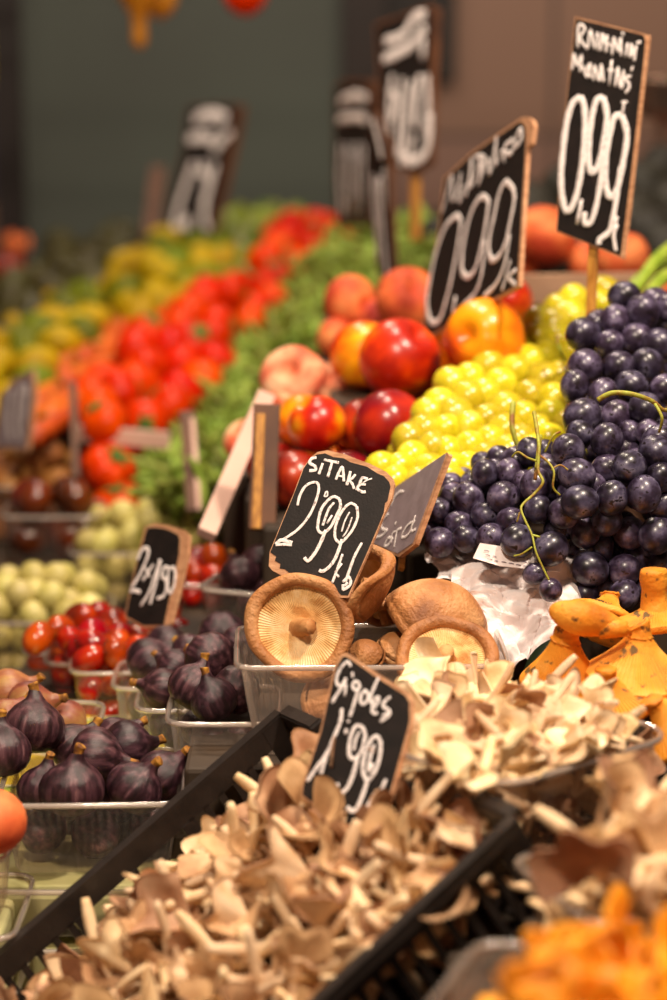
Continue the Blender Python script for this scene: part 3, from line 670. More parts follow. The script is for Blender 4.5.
plank('price_sign', (187, 412, 2.75), (194, 512, 2.7), 0.017, 0.01, 'sign_back', 'reddish brown sign seen edge on before the green beans', ('pale_label', -0.35))
plank('price_sign', (267, 405, 2.3), (262, 530, 2.28), 0.026, 0.012, 'sign_back', 'dark back of a sign with yellow wooden edge behind the shiitake sign', ('stick_wood', 0.22))
plank('price_sign', (266, 396, 2.48), (206, 535, 2.32), 0.019, 0.012, 'pale_label', 'pale pink diagonal board leaning before the flat peaches')
plank('price_sign', (158, 168, 4.8), (150, 240, 4.7), 0.030, 0.012, 'sign_back', 'brown far sign seen edge on before the green wall panel')

# ------------------------------------------------------------------ black crate with oyster mushrooms
A = P(280, 712, 1.88); B = P(510, 815, 1.60); C_ = P(0, 955, 1.786)
ex = unit(B - A); CW = np.linalg.norm(B - A); ey = C_ - A; ey = unit(ey - ex * (ey @ ex)); en = -np.cross(ex, ey)
CL, CHT = 0.42, 0.085
crate = empty('black_plastic_crate', A, 'tilted black slotted plastic crate heaped with brown oyster mushrooms', 'crate')
crate.rotation_mode = 'QUATERNION'
crate.rotation_quaternion = Matrix((tuple(ex), tuple(-ey), tuple(en))).transposed().to_quaternion()
def crate_wall(p0, p1, inw, cut=None, low=None, name='side_wall'):
    """wall from p0 to p1 (local xy), slotted; cut: spans without slats; low: lowered middle rail"""
    p0 = np.array([*p0, 0.]); p1 = np.array([*p1, 0.]); L_ = np.linalg.norm(p1 - p0); t = (p1 - p0) / L_; inw = np.array([*inw, 0.])
    Z = np.array([0, 0, 1.]); parts = []
    def b(s0, s1, z0, z1, th=0.004, off=0):
        a = p0 + t * s0 + Z * (z0 + z1) / 2 - inw * off; parts.append(bar(a, p0 + t * s1 + Z * (z0 + z1) / 2 - inw * off, th, z1 - z0))
    spans = [(0, L_, 0)] if not low else [(0, low[0], 0), (low[0], low[1], -low[2]), (low[1], L_, 0)]
    for s0, s1, dz in spans:
        b(s0, s1, dz - 0.003, dz, 0.010, 0.004)          # flange
        b(s0, s1, dz - 0.021, dz - 0.002, 0.0025)                # top band
        b(s0, s1, dz - 0.010, dz - 0.001, 0.002, 0.008) # flange lip
        k = int((s1 - s0) / 0.0155)
        for i in range(k + 1):
            s = s0 + (s1 - s0) * i / max(k, 1)
            if cut and any(c0 < s < c1 for c0, c1 in cut): continue
            b(max(s - 0.003, 0), min(s + 0.003, L_), -CHT + 0.010, dz - 0.019, 0.0025)
        if low and dz: 
            for s in (s0, s1): b(s - 0.004, s + 0.004, -0.04, -0.001, 0.012, 0.004)
    b(0, L_, -CHT, -CHT + 0.012)
    if cut:
        for c0, c1 in cut:
            for s in (c0, (c0 + c1) / 2, c1): b(s - 0.004, s + 0.004, -CHT + 0.01, -0.02)
            b(c0, c1, -CHT + 0.012, -CHT + 0.026)
    V, F = join(parts); build(name, V, F, M['black_plastic'], crate, smooth=False)
crate_wall((0, 0), (0, -CL), (1, 0), cut=[(0.115, 0.225)])
crate_wall((CW, 0), (CW, -CL), (-1, 0), cut=[(0.17, 0.26)])
crate_wall((0, 0), (CW, 0), (0, -1), low=(0.05, CW - 0.045, 0.020), name='end_wall')
crate_wall((0, -CL), (CW, -CL), (0, 1), low=(0.06, CW - 0.06, 0.018), name='end_wall')
parts = []
for x, y, sx, sy in ((0, 0, 1, -1), (CW, 0, -1, -1), (0, -CL, 1, 1), (CW, -CL, -1, 1)):
    parts.append(block(min(x, x + sx * 0.045), max(x, x + sx * 0.045), y - 0.0025, y + 0.0025, -CHT, -0.002)); parts.append(block(x - 0.0015, x + 0.0015, min(y, y + sy * 0.022), max(y, y + sy * 0.022), -CHT, -0.002))
for i in range(4): V, F = join(parts[2 * i:2 * i + 2]); build('corner_post', V, F, M['black_plastic'], crate, smooth=False)
parts = [block(0, CW, -CL, 0, -CHT - 0.003, -CHT)]
for i in range(9): parts.append(block(0, CW, -CL * (i + .5) / 9 - .003, -CL * (i + .5) / 9 + .003, -CHT, -CHT + 0.004))
V, F = join(parts); build('crate_floor', V, F, M['black_plastic'], crate, smooth=False)
def cr(u, v, w_): return A + ex * u + ey * v + en * w_
# support wedge under the crate
sv = [cr(u, v, -CHT - 0.004) for u, v in ((0.0, 0.0), (CW, 0.0), (CW, CL), (0.0, CL))]; off = np.array([0, 2.4, 0])
V = [p - off for p in sv] + [np.array([p[0], p[1], 0.70]) - off for p in sv]
build('crate_prop', V, [(0, 3, 2, 1), (4, 5, 6, 7), (0, 1, 5, 4), (1, 2, 6, 5), (2, 3, 7, 6), (3, 0, 4, 7)], M['riser'], stall, smooth=False)

def surf(u, v):
    k = min(max(u / CW, 0), 1)
    return -0.050 - 0.036 * max(0, 1 - u / 0.10) - 0.006 * max(0, 1 - v / 0.03) + 0.036 * math.sin(math.pi * k) ** 0.9 + 0.012 * k + 0.008 * min(v / 0.12, 1)
g = random.Random(11); pts = []
for _ in range(9000):
    u = g.uniform(0.034, CW - 0.016); v = g.uniform(0.016, CL - 0.01)
    q = cr(u, v, surf(u, v) + g.uniform(-0.005, 0.006)); x, y, d = proj(q)
    if x < -60 or y > 1060 or (296 < x < 420 and 690 < y < 838 and d < 1.735): continue
    if all(np.linalg.norm(q - k) > 0.0178 for k in pts) and len(pts) < 215: pts.append(q)
OYN = len(pts)
for q in pts:
    u_, v_ = (q - A) @ ex, (q - A) @ ey
    zn = 'behind or beside the price sign' if v_ < 0.08 else ('along the left wall' if u_ < 0.09 else ('along the slotted front wall' if u_ > CW - 0.09 else 'in the middle of the heap'))
    place(g.choice(OY), q, rvec(g, en * 0.75), g.uniform(0, 6.3), g.uniform(0.85, 1.28), 'brown oyster mushroom in the black crate, ' + zn, 'mushroom', 'brown oyster mushrooms in the black crate, ' + zn)
# the ones beneath, uncountable, as one heap
def merged(name, protos, places, label, cat):
    VV = []; FF = []; MI = []; c = 0; mats_ = []
    for pr, loc, ax, spin, sc in places:
        q = (Vector(ax).normalized().to_track_quat('Z', 'Y') @ Quaternion((0, 0, 1), spin)).to_matrix()
        Rm = np.array(q) * sc
        for ch in pr.children:
            me = ch.data; n = len(me.vertices); co = np.empty(n * 3); me.vertices.foreach_get('co', co); co = co.reshape(-1, 3) @ Rm.T + loc
            mm = [mats_.index(m_) if m_ in mats_ else (mats_.append(m_) or len(mats_) - 1) for m_ in me.materials]
            VV.append(co)
            for p in me.polygons: FF.append(tuple(i + c for i in p.vertices)); MI.append(mm[p.material_index])
            c += n
    o = build(name, np.concatenate(VV), FF, mats_, midx=MI); return tag(o, label, cat, kind='stuff')
pl = []
for _ in range(130):
    u = g.uniform(0.03, CW - 0.02); v = g.uniform(0.02, CL * 0.8); pl.append((g.choice(OY), cr(u, v, surf(u, v) - g.uniform(0.014, 0.035)), rvec(g, en * .5), g.uniform(0, 6), 1.1))
merged('oyster_mushroom_heap', OY, pl, 'lower layer of brown oyster mushrooms filling the black crate', 'mushrooms')

# ------------------------------------------------------------------ big clear punnet of pale oyster mushrooms
p1 = P(478, 797, 1.625); p2 = P(655, 735, 1.74); p3 = P(533, 678, 1.885)
zr = 1.067; hh = 0.095
cxy = (p1 + p3) / 2; e1 = unit((p1 - p2) * (1, 1, 0)); wl = np.linalg.norm((p1 - p2)[:2]); wd = np.linalg.norm((p3 - p2)[:2])
rot = math.atan2(e1[1], e1[0])
punnet((cxy[0], cxy[1], zr - hh), wl, wd, hh, rot, 'large clear plastic punnet heaped with pale oyster mushrooms', taper=0.78, cr=0.03)
plo = plane3((430, 680, 1.86), (630, 730, 1.73), (475, 785, 1.61))
poly = [(416, 720), (418, 682), (442, 670), (520, 700), (600, 718), (630, 736), (620, 742), (560, 758), (490, 776), (446, 778), (436, 765), (430, 735)]
g = random.Random(5)
for q in scatter(poly, plo, 0.0172, 0.004, 3, 5000, 0.005, 100):
    zn = 'left part beside the price sign' if proj(q)[0] < 490 else ('middle part' if proj(q)[0] < 565 else 'right part below the orange milk caps')
    place(g.choice(OYP), q, rvec(g, (-0.3, -0.7, 1.5)), g.uniform(0, 6.3), g.uniform(0.75, 1.1), 'pale oyster mushroom heaped in the large clear punnet, ' + zn, 'mushroom', 'pale oyster mushrooms in the large punnet, ' + zn)
pl = []
for p in settle(110, 0.016, wl * 0.96, wd * 0.96, hh, 4, taper=0.72):
    pl.append((g.choice(OY), np.array([cxy[0], cxy[1], zr - hh + 0.004]) + rotz(p, rot), rvec(g), g.uniform(0, 6), 0.85))
merged('oyster_mushroom_heap', OYP, pl, 'oyster mushrooms seen through the side of the large clear punnet', 'mushrooms')
sblock('riser', 0.075, 0.40, 1.36, 1.80, 0.70, zr - hh - 0.001)

# second punnet of brown oyster mushrooms, right edge in front
bb = P(672, 872, 1.53)
punnet((bb[0], bb[1], bb[2] - 0.062), 0.17, 0.12, 0.062, 0.35, 'clear punnet of brown oyster mushrooms at the right edge', taper=0.84)
pl2 = plane3((560, 830, 1.54), (660, 815, 1.60), (640, 880, 1.48))
g = random.Random(15)
for q in scatter([(585, 850), (612, 815), (650, 800), (720, 800), (720, 870), (660, 900), (600, 892)], pl2, 0.021, 0.0, 4, 3000, 0.004, 34):
    place(g.choice(OY), q, rvec(g, (0, -0.4, 0.6)), g.uniform(0, 6.3), g.uniform(0.95, 1.3), 'brown oyster mushroom in the punnet at the right edge', 'mushroom', 'brown oyster mushrooms in the right edge punnet')
pl = [(g.choice(OY), bb + (0, 0, -0.058) + rotz(p, 0.35), rvec(g), g.uniform(0, 6), 0.9) for p in settle(60, 0.016, 0.16, 0.11, 0.06, 5, taper=0.78, above_h=0.0)]
merged('oyster_mushroom_heap', OY, pl, 'lower brown oyster mushrooms in the punnet at the right edge', 'mushrooms')
sblock('riser', bb[0] - 0.10, bb[0] + 0.12, 1.357, 1.36 + 0.0005, 0.70, 0.72)
sblock('riser', bb[0] - 0.09, bb[0] + 0.10, bb[1] - 0.07, bb[1] + 0.08, 0.7005, bb[2] - 0.063)

# ------------------------------------------------------------------ chanterelles, bottom right
cb = P(610, 985, 1.33)
punnet((cb[0] + 0.002, cb[1] - 0.028, cb[2] - 0.065), 0.20, 0.15, 0.06, -0.35, 'clear punnet of orange chanterelles in the bottom right corner', taper=0.85)
sblock('riser', 0.06, 0.32, 1.13, 1.345, 0.70, cb[2] - 0.066)
pch = plane3((560, 985, 1.27), (640, 960, 1.36), (667, 1010, 1.28))
poly = [(525, 1010), (548, 980), (575, 948), (600, 945), (640, 975), (690, 970), (700, 1050), (520, 1050)]
g = random.Random(8)
for k, dr in ((0, 0.0), (1, 0.014)):
    for q in scatter(poly, pch, 0.021, dr, 3 + k, 2500, 0.004):
        place(g.choice(CH), q, rvec(g, (0, -0.4, 0.5)), g.uniform(0, 6.3), g.uniform(1.15, 1.6), 'orange chanterelle in the bottom right punnet', 'mushroom', 'chanterelles in the bottom right punnet')

# ------------------------------------------------------------------ shiitake
zb = 1.0
PS = P(372, 665, 1.90)
punnet((0.030, PS[1] + 0.062, PS[2] - 0.078), 0.215, 0.125, 0.078, 0.03, 'clear ribbed punnet holding the shiitake mushrooms', taper=0.88, cr=0.014, mname='plastic_milky')
sblock('riser', -0.12, 0.30, 1.806, 2.02, 0.70, PS[2] - 0.079)
def shiitake(loc, capaxis, spin, R, h_, roll, label, sx=1.0, stem=0.012, wob=0.05, fold=0.0, stemlen=0.012, seed=0, sdir=(0, 0)):
    """cap axis = outward normal of the domed skin side; gills face the other way"""
    root = empty('shiitake_mushroom', (0, 0, 0), label, 'mushroom')
    top = [(1e-4, h_)] + [(R * s, h_ * (1 - s ** 2.4)) for s in np.linspace(0.12, 0.93, 9)]
    a = np.linspace(math.radians(60), math.radians(-200), 12)
    rim = [(R - roll + roll * math.cos(t), -roll * 0.35 + roll * math.sin(t)) for t in a]
    s0 = (R - 1.8 * roll) / R; gl = [(R * s0, -roll * 0.2)] + [(R * s, -roll * 0.2 + (h_ - 0.006) * 0.5 * (1 - (s / s0) ** 2)) for s in np.linspace(s0 * 0.94, 0.05, 12)]
    n = 180
    def wobf(V, gill):
        A_ = np.arctan2(V[:, 1], V[:, 0]); r = np.hypot(V[:, 0], V[:, 1]); s = r / R
        k = 1 + wob * (np.sin(2 * A_ + seed) * 0.6 + 0.5 * np.sin(3 * A_ + 2 * seed) + 0.2 * np.sin(7 * A_ + seed)) * s
        x = r * k * np.cos(A_) * sx; y = r * k * np.sin(A_)
        z = V[:, 2] + wob * R * 0.5 * np.sin(3 * A_ + seed) * s ** 2 - fold * R * (x / R) ** 2
        if gill: z += 0.00045 * np.sin(88 * A_ + 3 * np.sin(5 * s)) * np.clip(s * 2.5, 0, 1) * np.clip((1 - s) * 8, 0, 1)
        return np.c_[x, y, z]
    V, F = lathe(top + rim, n, lambda v: wobf(v, False)); build('cap', V, F, M['cap'], root)
    n = 528; V, F = lathe(gl, n, lambda v: wobf(v, True)); build('gills', V, F, M['capgill'], root)
    if stem:
        sx_, sy_ = sdir
        pts = smooth_path([(0, 0, h_ * 0.45), (sx_ * .3, sy_ * .3, -0.002), (sx_, sy_, -stemlen)], 5)
        V, F = tube(pts, [stem * 1.35, stem * 0.95, stem * 0.8, stem * 0.8, stem * 0.72], 20)
        V = np.array(V); V += 0.0006 * np.sin(V[:, [1, 2, 0]] * 1400)
        build('stem', V, F, M['capstem'], root)
    q = Vector(capaxis).normalized().to_track_quat('Z', 'Y') @ Quaternion((0, 0, 1), spin)
    root.rotation_mode = 'QUATERNION'; root.rotation_quaternion = q; root.location = tuple(loc)
    return root
def cdir(x, y, z): return RT * x + UP * y + FW * z      # a direction given relative to the view
shiitake(P(300, 627, 1.945), cdir(0.06, -0.12, 1), 0.4, 0.0455, 0.015, 0.0058, 'large shiitake in punnet corner with pale gills turned to the viewer', stem=0.0085, wob=0.05, stemlen=0.008, seed=1.0, sdir=(-0.009, 0.004))
shiitake(P(373, 588, 1.985), cdir(0.88, -0.30, 0.45), 0.3, 0.036, 0.012, 0.0065, 'folded brown shiitake standing upright behind the shiitake price sign', sx=1.0, stem=0.008, wob=0.12, fold=0.7, seed=2.2)
shiitake(P(437, 612, 1.995), cdir(0.30, 0.92, -0.42), 0.9, 0.046, 0.027, 0.007, 'smooth domed shiitake cap beside the white paper', stem=0.0, wob=0.04, fold=0.25, seed=3.0)
shiitake(P(446, 659, 1.93), cdir(0.05, -0.60, 0.80), 0.9, 0.0415, 0.013, 0.0055, 'shiitake with yellow gills half hidden by pale oyster mushrooms', stem=0.009, wob=0.05, seed=4.0)
shiitake(P(366, 655, 1.965), cdir(-0.1, 0.6, -0.8), 0.9, 0.016, 0.011, 0.004, 'small brown shiitake cap right of the gilled shiitake', stem=0.0, wob=0.05, seed=5.0)
shiitake(P(398, 650, 1.985), cdir(0.3, 0.7, -0.5), 0.2, 0.020, 0.013, 0.004, 'small dark shiitake cap in the middle of the punnet', stem=0.0, wob=0.07, seed=6.0)
shiitake(P(384, 612, 2.01), cdir(-0.2, 0.7, 0.5), 0.2, 0.018, 0.011, 0.004, 'small shiitake stump under the folded shiitake', stem=0.006, wob=0.07, seed=7.0)
shiitake(P(330, 700, 1.955), cdir(0.5, 0.3, -0.8), 0.2, 0.026, 0.012, 0.005, 'shiitake at the bottom of the punnet behind its clear wall', stem=0.006, wob=0.07, seed=8.0)
shiitake(P(420, 690, 1.96), cdir(-0.5, 0.5, -0.6), 0.2, 0.030, 0.012, 0.005, 'shiitake low in the punnet behind the Girgoles sign', stem=0.006, wob=0.07, seed=9.0)

# ------------------------------------------------------------------ figs
sblock('riser', -0.205, -0.022, 1.85, 2.14, 0.70, 0.925)
def fig_punnet(front, w_, l_, h_, rot, label):
    q = P(*front); d = np.array([-math.sin(rot), math.cos(rot), 0]) * l_ / 2
    return punnet((q[0] + d[0], q[1] + d[1], q[2] - h_), w_, l_, h_, rot, label, taper=0.84, mname='plastic_milky')
fig_punnet((222, 722, 1.945), 0.088, 0.105, 0.075, 0.0, 'clear punnet of purple figs, nearest the shiitake punnet')
fig_punnet((182, 709, 2.065), 0.078, 0.08, 0.07, 0.0, 'clear punnet of purple figs, middle of the three fig punnets in a row')
fig_punnet((156, 687, 2.165), 0.078, 0.09, 0.068, 0.0, 'clear punnet of purple figs, next to the plum tomato punnets')
FG = 'purple figs in the small punnets'
def vfig(x, y, d, ax, size, label, group=None, proto=None, spin=None):
    place(proto or FIG, P(x, y, d), cdir(*ax), rnd.uniform(0, 6) if spin is None else spin, size / 0.0585, label, 'fig', group)
# near punnet (front row first)
vfig(215, 702, 1.985, (-0.45, 1, -0.3), 0.044, 'striped purple fig at the front rim of the near fig punnet')
vfig(192, 690, 2.01, (0.55, 1, 0.1), 0.047, 'dark fig with its neck up, front left in the near fig punnet')
vfig(236, 690, 2.02, (0.3, 0.2, 1), 0.045, 'glossy dark fig against the shiitake punnet')
vfig(212, 660, 2.06, (-0.6, 0.2, 0.9), 0.052, 'big round fig on top of the near fig punnet')
vfig(164, 690, 2.10, (-1, 0.25, -0.2), 0.043, 'dark fig lying on its side in the middle fig punnet')
vfig(176, 668, 2.13, (-0.9, 0.4, 0.3), 0.038, 'dusky fig lying behind the near one in the middle fig punnet')
vfig(148, 664, 2.20, (0.95, 0.65, 0.0), 0.052, 'greyish purple fig with yellow neck in the far fig punnet')
vfig(166, 648, 2.25, (0.6, 0.1, 0.9), 0.047, 'purple fig at the back of the far fig punnet')
vfig(188, 655, 2.20, (0.9, 0.4, 0.5), 0.042, 'small violet fig between the middle and far fig punnets')
vfig(222, 633, 2.24, (-0.2, -0.1, 1), 0.046, 'round violet fig behind the near fig punnet')
vfig(238, 643, 2.16, (0.2, 0.1, 1), 0.034, 'reddish purple round fig left of the gilled shiitake')
for i, (x, y, d) in enumerate([(215, 745, 1.99), (245, 740, 1.995), (196, 728, 2.04), (165, 722, 2.11), (145, 705, 2.21), (180, 735, 2.09)]):
    vfig(x, y, d, (rnd.uniform(-1, 1), rnd.uniform(-1, 1), 0.5), 0.036, 'purple fig low inside a small punnet behind its clear wall', 'figs low in the small punnets')
# front left punnet
qf = P(84, 803, 1.865)
punnet((qf[0] + 0.002, qf[1] + 0.068, qf[2] - 0.062), 0.142, 0.135, 0.062, 0.035, 'large clear punnet heaped with dark purple figs at the left front', taper=0.88)
FF_ = [(72, 792, 1.905, (0.05, 1, -0.15), 0.056, 'dark fig with upright orange neck at the front rim of the left punnet'),
       (133, 790, 1.915, (0.55, 0.8, -0.2), 0.050, 'fig with orange patch near the right front of the left punnet'),
       (42, 792, 1.925, (0.2, 1, 0.1), 0.046, 'fig half hidden at the left front corner of the left punnet'),
       (92, 757, 1.955, (1, -0.1, 0.05), 0.054, 'large brownish fig lying with its neck to the right in the left punnet'),
       (73, 752, 1.985, (0.75, 0.75, 0.2), 0.050, 'fig with yellow neck behind the large lying fig'),
       (34, 730, 1.965, (0.12, 1, 0.1), 0.055, 'round dark fig standing on top at the left with a cut stem'),
       (124, 748, 1.985, (1, 0.05, 0.3), 0.050, 'violet fig lying at the back right of the left punnet'),
       (116, 742, 2.02, (0.75, 0.75, 0.3), 0.046, 'fig at the back of the left punnet with its brown neck up'),
       (160, 778, 1.955, (0.85, 0.8, -0.1), 0.050, 'fig at the right end of the left punnet with stem raised'),
       (2, 755, 1.93, (-0.1, 1, 0.1), 0.052, 'reddish fig cut by the left edge of the picture'),
       (95, 832, 1.94, (0.2, -0.5, 0.7), 0.045, 'fig low behind the front wall of the left punnet'),
       (150, 825, 1.945, (0.7, -0.5, 0.7), 0.042, 'fig low at the right behind the wall of the left punnet'),
       (45, 832, 1.945, (-0.7, 0.5, 0.7), 0.042, 'fig low at the left behind the wall of the left punnet'),
       (120, 800, 1.98, (-0.7, 0.5, 0.7), 0.045, 'fig buried in the middle of the left punnet'),
       (65, 800, 1.99, (-0.7, 0.5, 0.7), 0.045, 'fig buried at the left middle of the left punnet')]
for x, y, d, ax, s, l in FF_: vfig(x, y, d, ax, s, l)
# ripening figs behind
for x, y, d, ax, s, l in [(8, 695, 2.10, (0.95, 0.35, 0), 0.050, 'pinkish brown fig with yellow tip at the left edge'), (28, 708, 2.08, (0.95, 0.35, 0), 0.050, 'orange brown ripening fig behind the upright dark fig'), (64, 722, 2.10, (1, -0.5, 0), 0.044, 'green and pink ripening fig beside the yellow sheet'), (6, 722, 2.05, (0.6, 0.8, 0), 0.045, 'brown ripening fig low at the left edge')]:
    vfig(x, y, d, ax, s, l, proto=FIGG)
qg = P(20, 735, 2.03)
punnet((qg[0], qg[1] + 0.06, qg[2] - 0.055), 0.12, 0.11, 0.05, 0.0, 'clear punnet of ripening brown figs at the left edge', taper=0.86)
sblock('riser', -0.48, -0.215, 2.015, 2.35, 0.70, qg[2] - 0.056)
sblock('riser', -0.213, -0.207, 2.0, 2.35, 0.70, 0.905)
# figs behind with tomatoes (centre left)
qh = P(246, 592, 2.27)
punnet((qh[0] + 0.01, qh[1] + 0.05, qh[2] - 0.065), 0.085, 0.10, 0.065, -0.35, 'clear punnet of figs left of the shiitake sign', taper=0.85)
sblock('riser', -0.16, 0.05, 2.16, 2.60, 0.70, qh[2] - 0.066)
for x, y, d, ax, s, l in [(240, 578, 2.33, (-0.3, 0.9, 0.4), 0.046, 'grey violet fig standing left in the punnet by the shiitake sign'), (268, 592, 2.31, (0.3, 0.2, 1), 0.030, 'small reddish fig below the shiitake sign'), (262, 565, 2.38, (0.3, 0.4, 1), 0.046, 'violet fig behind the lower left corner of the shiitake sign'), (285, 575, 2.36, (0.3, 0.4, 1), 0.046, 'fig mostly hidden by the shiitake sign'), (255, 605, 2.33, (0.3, 0.4, 1), 0.04, 'fig low in the punnet by the shiitake sign')]:
    vfig(x, y, d, ax, s, l)

# yellow and green printed sheets under the punnets
M['sheet'] = mat('printed sheet', [(0.44, 'e8d020'), (0.49, 'eeeed8'), (0.54, '8cc63c'), (0.6, 'e8d83a')], 14, 0.5, detail=1)
V, F = block(-0.30, -0.10, 1.93, 2.22, 0, 0.0012)
sh = tag(build('printed_sheet', V, F, M['sheet'], smooth=False), 'yellow white and green printed sheet lying under the small punnets', 'paper sheet'); sh.location = (0, 0, 0.9)
sblock('riser', -0.30, -0.206, 1.855, 2.0, 0.70, 0.899)
sh.location.z = 0.927

# ------------------------------------------------------------------ stack of clear punnets below the left figs
base = qf[2] - 0.064; M['lining'] = mat('pale green lining', [(0.3, 'a8a870'), (0.7, 'c4c08c')], 20, 0.7)
zt = base
for i, lb in enumerate(('topmost empty clear punnet of the stack under the front figs', 'second empty clear punnet of the stack under the front figs', 'third clear punnet of the stack under the front figs')):
    p = punnet((qf[0] - 0.01 + 0.008 * i, qf[1] + 0.066 - 0.008 * i, zt - 0.045), 0.22, 0.17, 0.044, 0.03 * i, lb, taper=0.9)
    V, F = block(-0.095, 0.095, -0.07, 0.07, 0.003, 0.034); bevel(build('paper_lining', V, F, M['lining'], p, smooth=False), 0.004)
    zt -= 0.046
sblock('riser', -0.36, -0.05, 1.60, 1.84, 0.70, max(zt - 0.001, 0.7001))
tag(place(make_round('orange_tomato', 0.026, 0.024, 'peach', 'tomato'), P(-9, 822, 1.80), (0, 0, 1), 0, 1.06), 'smooth orange fruit cut by the left edge in front of the figs', 'fruit')

of = P(-9, 822, 1.80)
punnet((of[0] - 0.022, of[1] + 0.02, of[2] - 0.0255 - 0.050), 0.062, 0.07, 0.05, 0.0, 'small clear punnet under the orange fruit at the left edge', taper=0.9)
for i, od in enumerate(('topmost', 'second', 'third', 'fourth')):
    zt = of[2] - 0.0765 - 0.046 * (i + 1); p = punnet((of[0] - 0.045, of[1] + 0.03 - 0.004 * i, zt), 0.125, 0.13, 0.044, 0.02 * i, od + ' pale lined punnet of the small stack at the left edge', taper=0.9)
    V, F = block(-0.052, 0.052, -0.052, 0.052, 0.003, 0.036); bevel(build('paper_lining', V, F, M['lining'], p, smooth=False), 0.004)
sblock('riser', of[0] - 0.10, of[0] + 0.03, of[1] - 0.04, of[1] + 0.10, 0.70, zt - 0.001)
# ------------------------------------------------------------------ plum tomatoes
TG = 'plum tomatoes in the front punnets'
for i, (x, y, d, lb) in enumerate([(98, 672, 2.245, 'clear punnet of plum tomatoes beside the fig punnets'), (72, 663, 2.33, 'clear punnet of plum tomatoes, middle of three'), (50, 652, 2.42, 'clear punnet of plum tomatoes, farthest left of three')]):
    q = P(x, y, d); h_ = 0.062; bx = np.array([q[0] + 0.012, q[1] + 0.04, q[2] - h_])
    punnet(bx, 0.078, 0.075, h_, 0.05, lb, taper=0.84)
    filled(bx + (0, 0, 0.002), 0.05, (34, 24, 18)[i], 0.0143, 0.078, 0.075, h_, 40 + i, PLUM, 'glossy red plum tomato in the ' + ('nearest', 'middle', 'farthest')[i] + ' of the three punnets', 'tomato', TG + (', nearest', ', middle', ', farthest')[i])
sblock('riser', -0.33, -0.165, 2.22, 2.60, 0.70, P(98, 672, 2.245)[2] - 0.0635)
g = random.Random(3)
pp = [(70, 640), (92, 632), (105, 650), (120, 640), (60, 628), (80, 618), (112, 625), (138, 638), (150, 650), (165, 640), (180, 632), (130, 655), (100, 615), (85, 650), (150, 632), (118, 660), (170, 655), (38, 638)]
P3 = relax([P(x, y, 2.30 + (655 - y) * 0.003 + 0.0006 * (x - 100)) for x, y in pp], [0.0145] * len(pp))
for q in P3: place(PLUM, q, rvec(g), g.uniform(0, 6), g.uniform(1.0, 1.15), 'glossy plum tomato on top of the heap below the 2x/50 sign', 'tomato', 'plum tomatoes heaped over the punnets')
for i, (x, y, d, lb) in enumerate([(215, 585, 2.46, 'clear punnet of plum tomatoes right of the 2x/50 sign'), (190, 580, 2.56, 'clear punnet of plum tomatoes partly behind the 2x/50 sign')]):
    q = P(x, y, d); h_ = 0.06; bx = np.array([q[0], q[1] + 0.04, q[2] - h_])
    punnet(bx, 0.078, 0.075, h_, 0.0, lb, taper=0.84)
    filled(bx + (0, 0, 0.002), 0.0, 36, 0.0146, 0.080, 0.078, h_, 50 + i, PLUM, 'glossy plum tomato in the ' + ('near', 'far')[i] + ' punnet right of the 2x/50 sign', 'tomato', 'plum tomatoes right of the small sign, ' + ('near', 'far')[i])
sblock('riser', -0.205, -0.165, 2.35, 2.75, 0.70, P(215, 585, 2.46)[2] - 0.0615)
sblock('riser', -0.163, -0.06, 2.605, 2.75, 0.70, P(215, 585, 2.46)[2] - 0.0615)

# ------------------------------------------------------------------ greengages
for i, (x, y, d, w_, n, lb, gl, gg) in enumerate([
        (40, 622, 2.60, 0.14, 95, 'clear box of pale greengages at the left edge', 'pale yellow green plum in the box at the left edge', 'greengages in the left box'),
        (145, 553, 2.82, 0.18, 125, 'clear box of pale greengages behind the 2x/50 sign', 'pale yellow green plum in the box behind the small sign', 'greengages in the far box')]):
    q = P(x, y, d); h_ = 0.075; bx = np.array([q[0], q[1] + 0.06, q[2] - h_])
    punnet(bx, w_, 0.12, h_, 0.0, lb, taper=0.86)
    filled(bx + (0, 0, 0.002), 0.0, n, 0.0178, w_, 0.12, h_, 60 + i, GAGE, gl, 'plum', gg, above_h=0.034)
    sblock('riser', bx[0] - w_ / 2 - 0.03, bx[0] + w_ / 2 + 0.02, bx[1] - 0.07, bx[1] + 0.08, 0.70, bx[2] - 0.001)

# ------------------------------------------------------------------ walnuts, dark tomatoes, ribbed tomatoes
q = P(30, 485, 3.05); bx = np.array([q[0], q[1] + 0.06, q[2] - 0.08])
punnet(bx, 0.15, 0.14, 0.08, 0, 'clear brown looking box of walnuts at the left', taper=0.9)
filled(bx + (0, 0, 0.002), 0, 130, 0.0185, 0.15, 0.14, 0.08, 71, NUT, 'brown walnut in the box at the left', 'nut', 'walnuts at the left', above_h=0.03)
sblock('riser', bx[0] - 0.12, bx[0] + 0.09, bx[1] - 0.08, bx[1] + 0.09, 0.70, bx[2] - 0.001)
q = P(50, 515, 2.86); bx = np.array([q[0], q[1] + 0.04, q[2] - 0.06])
punnet(bx, 0.115, 0.09, 0.06, 0, 'clear box of dark brown tomatoes in front of the walnuts', taper=0.9)
filled(bx + (0, 0, 0.002), 0, 11, 0.025, 0.118, 0.10, 0.06, 72, KUM, 'glossy dark brown tomato in front of the walnuts', 'tomato', 'dark tomatoes in front of the walnuts')
sblock('riser', bx[0] - 0.08, bx[0] + 0.06, bx[1] - 0.05, bx[1] + 0.05, 0.70, bx[2] - 0.001)
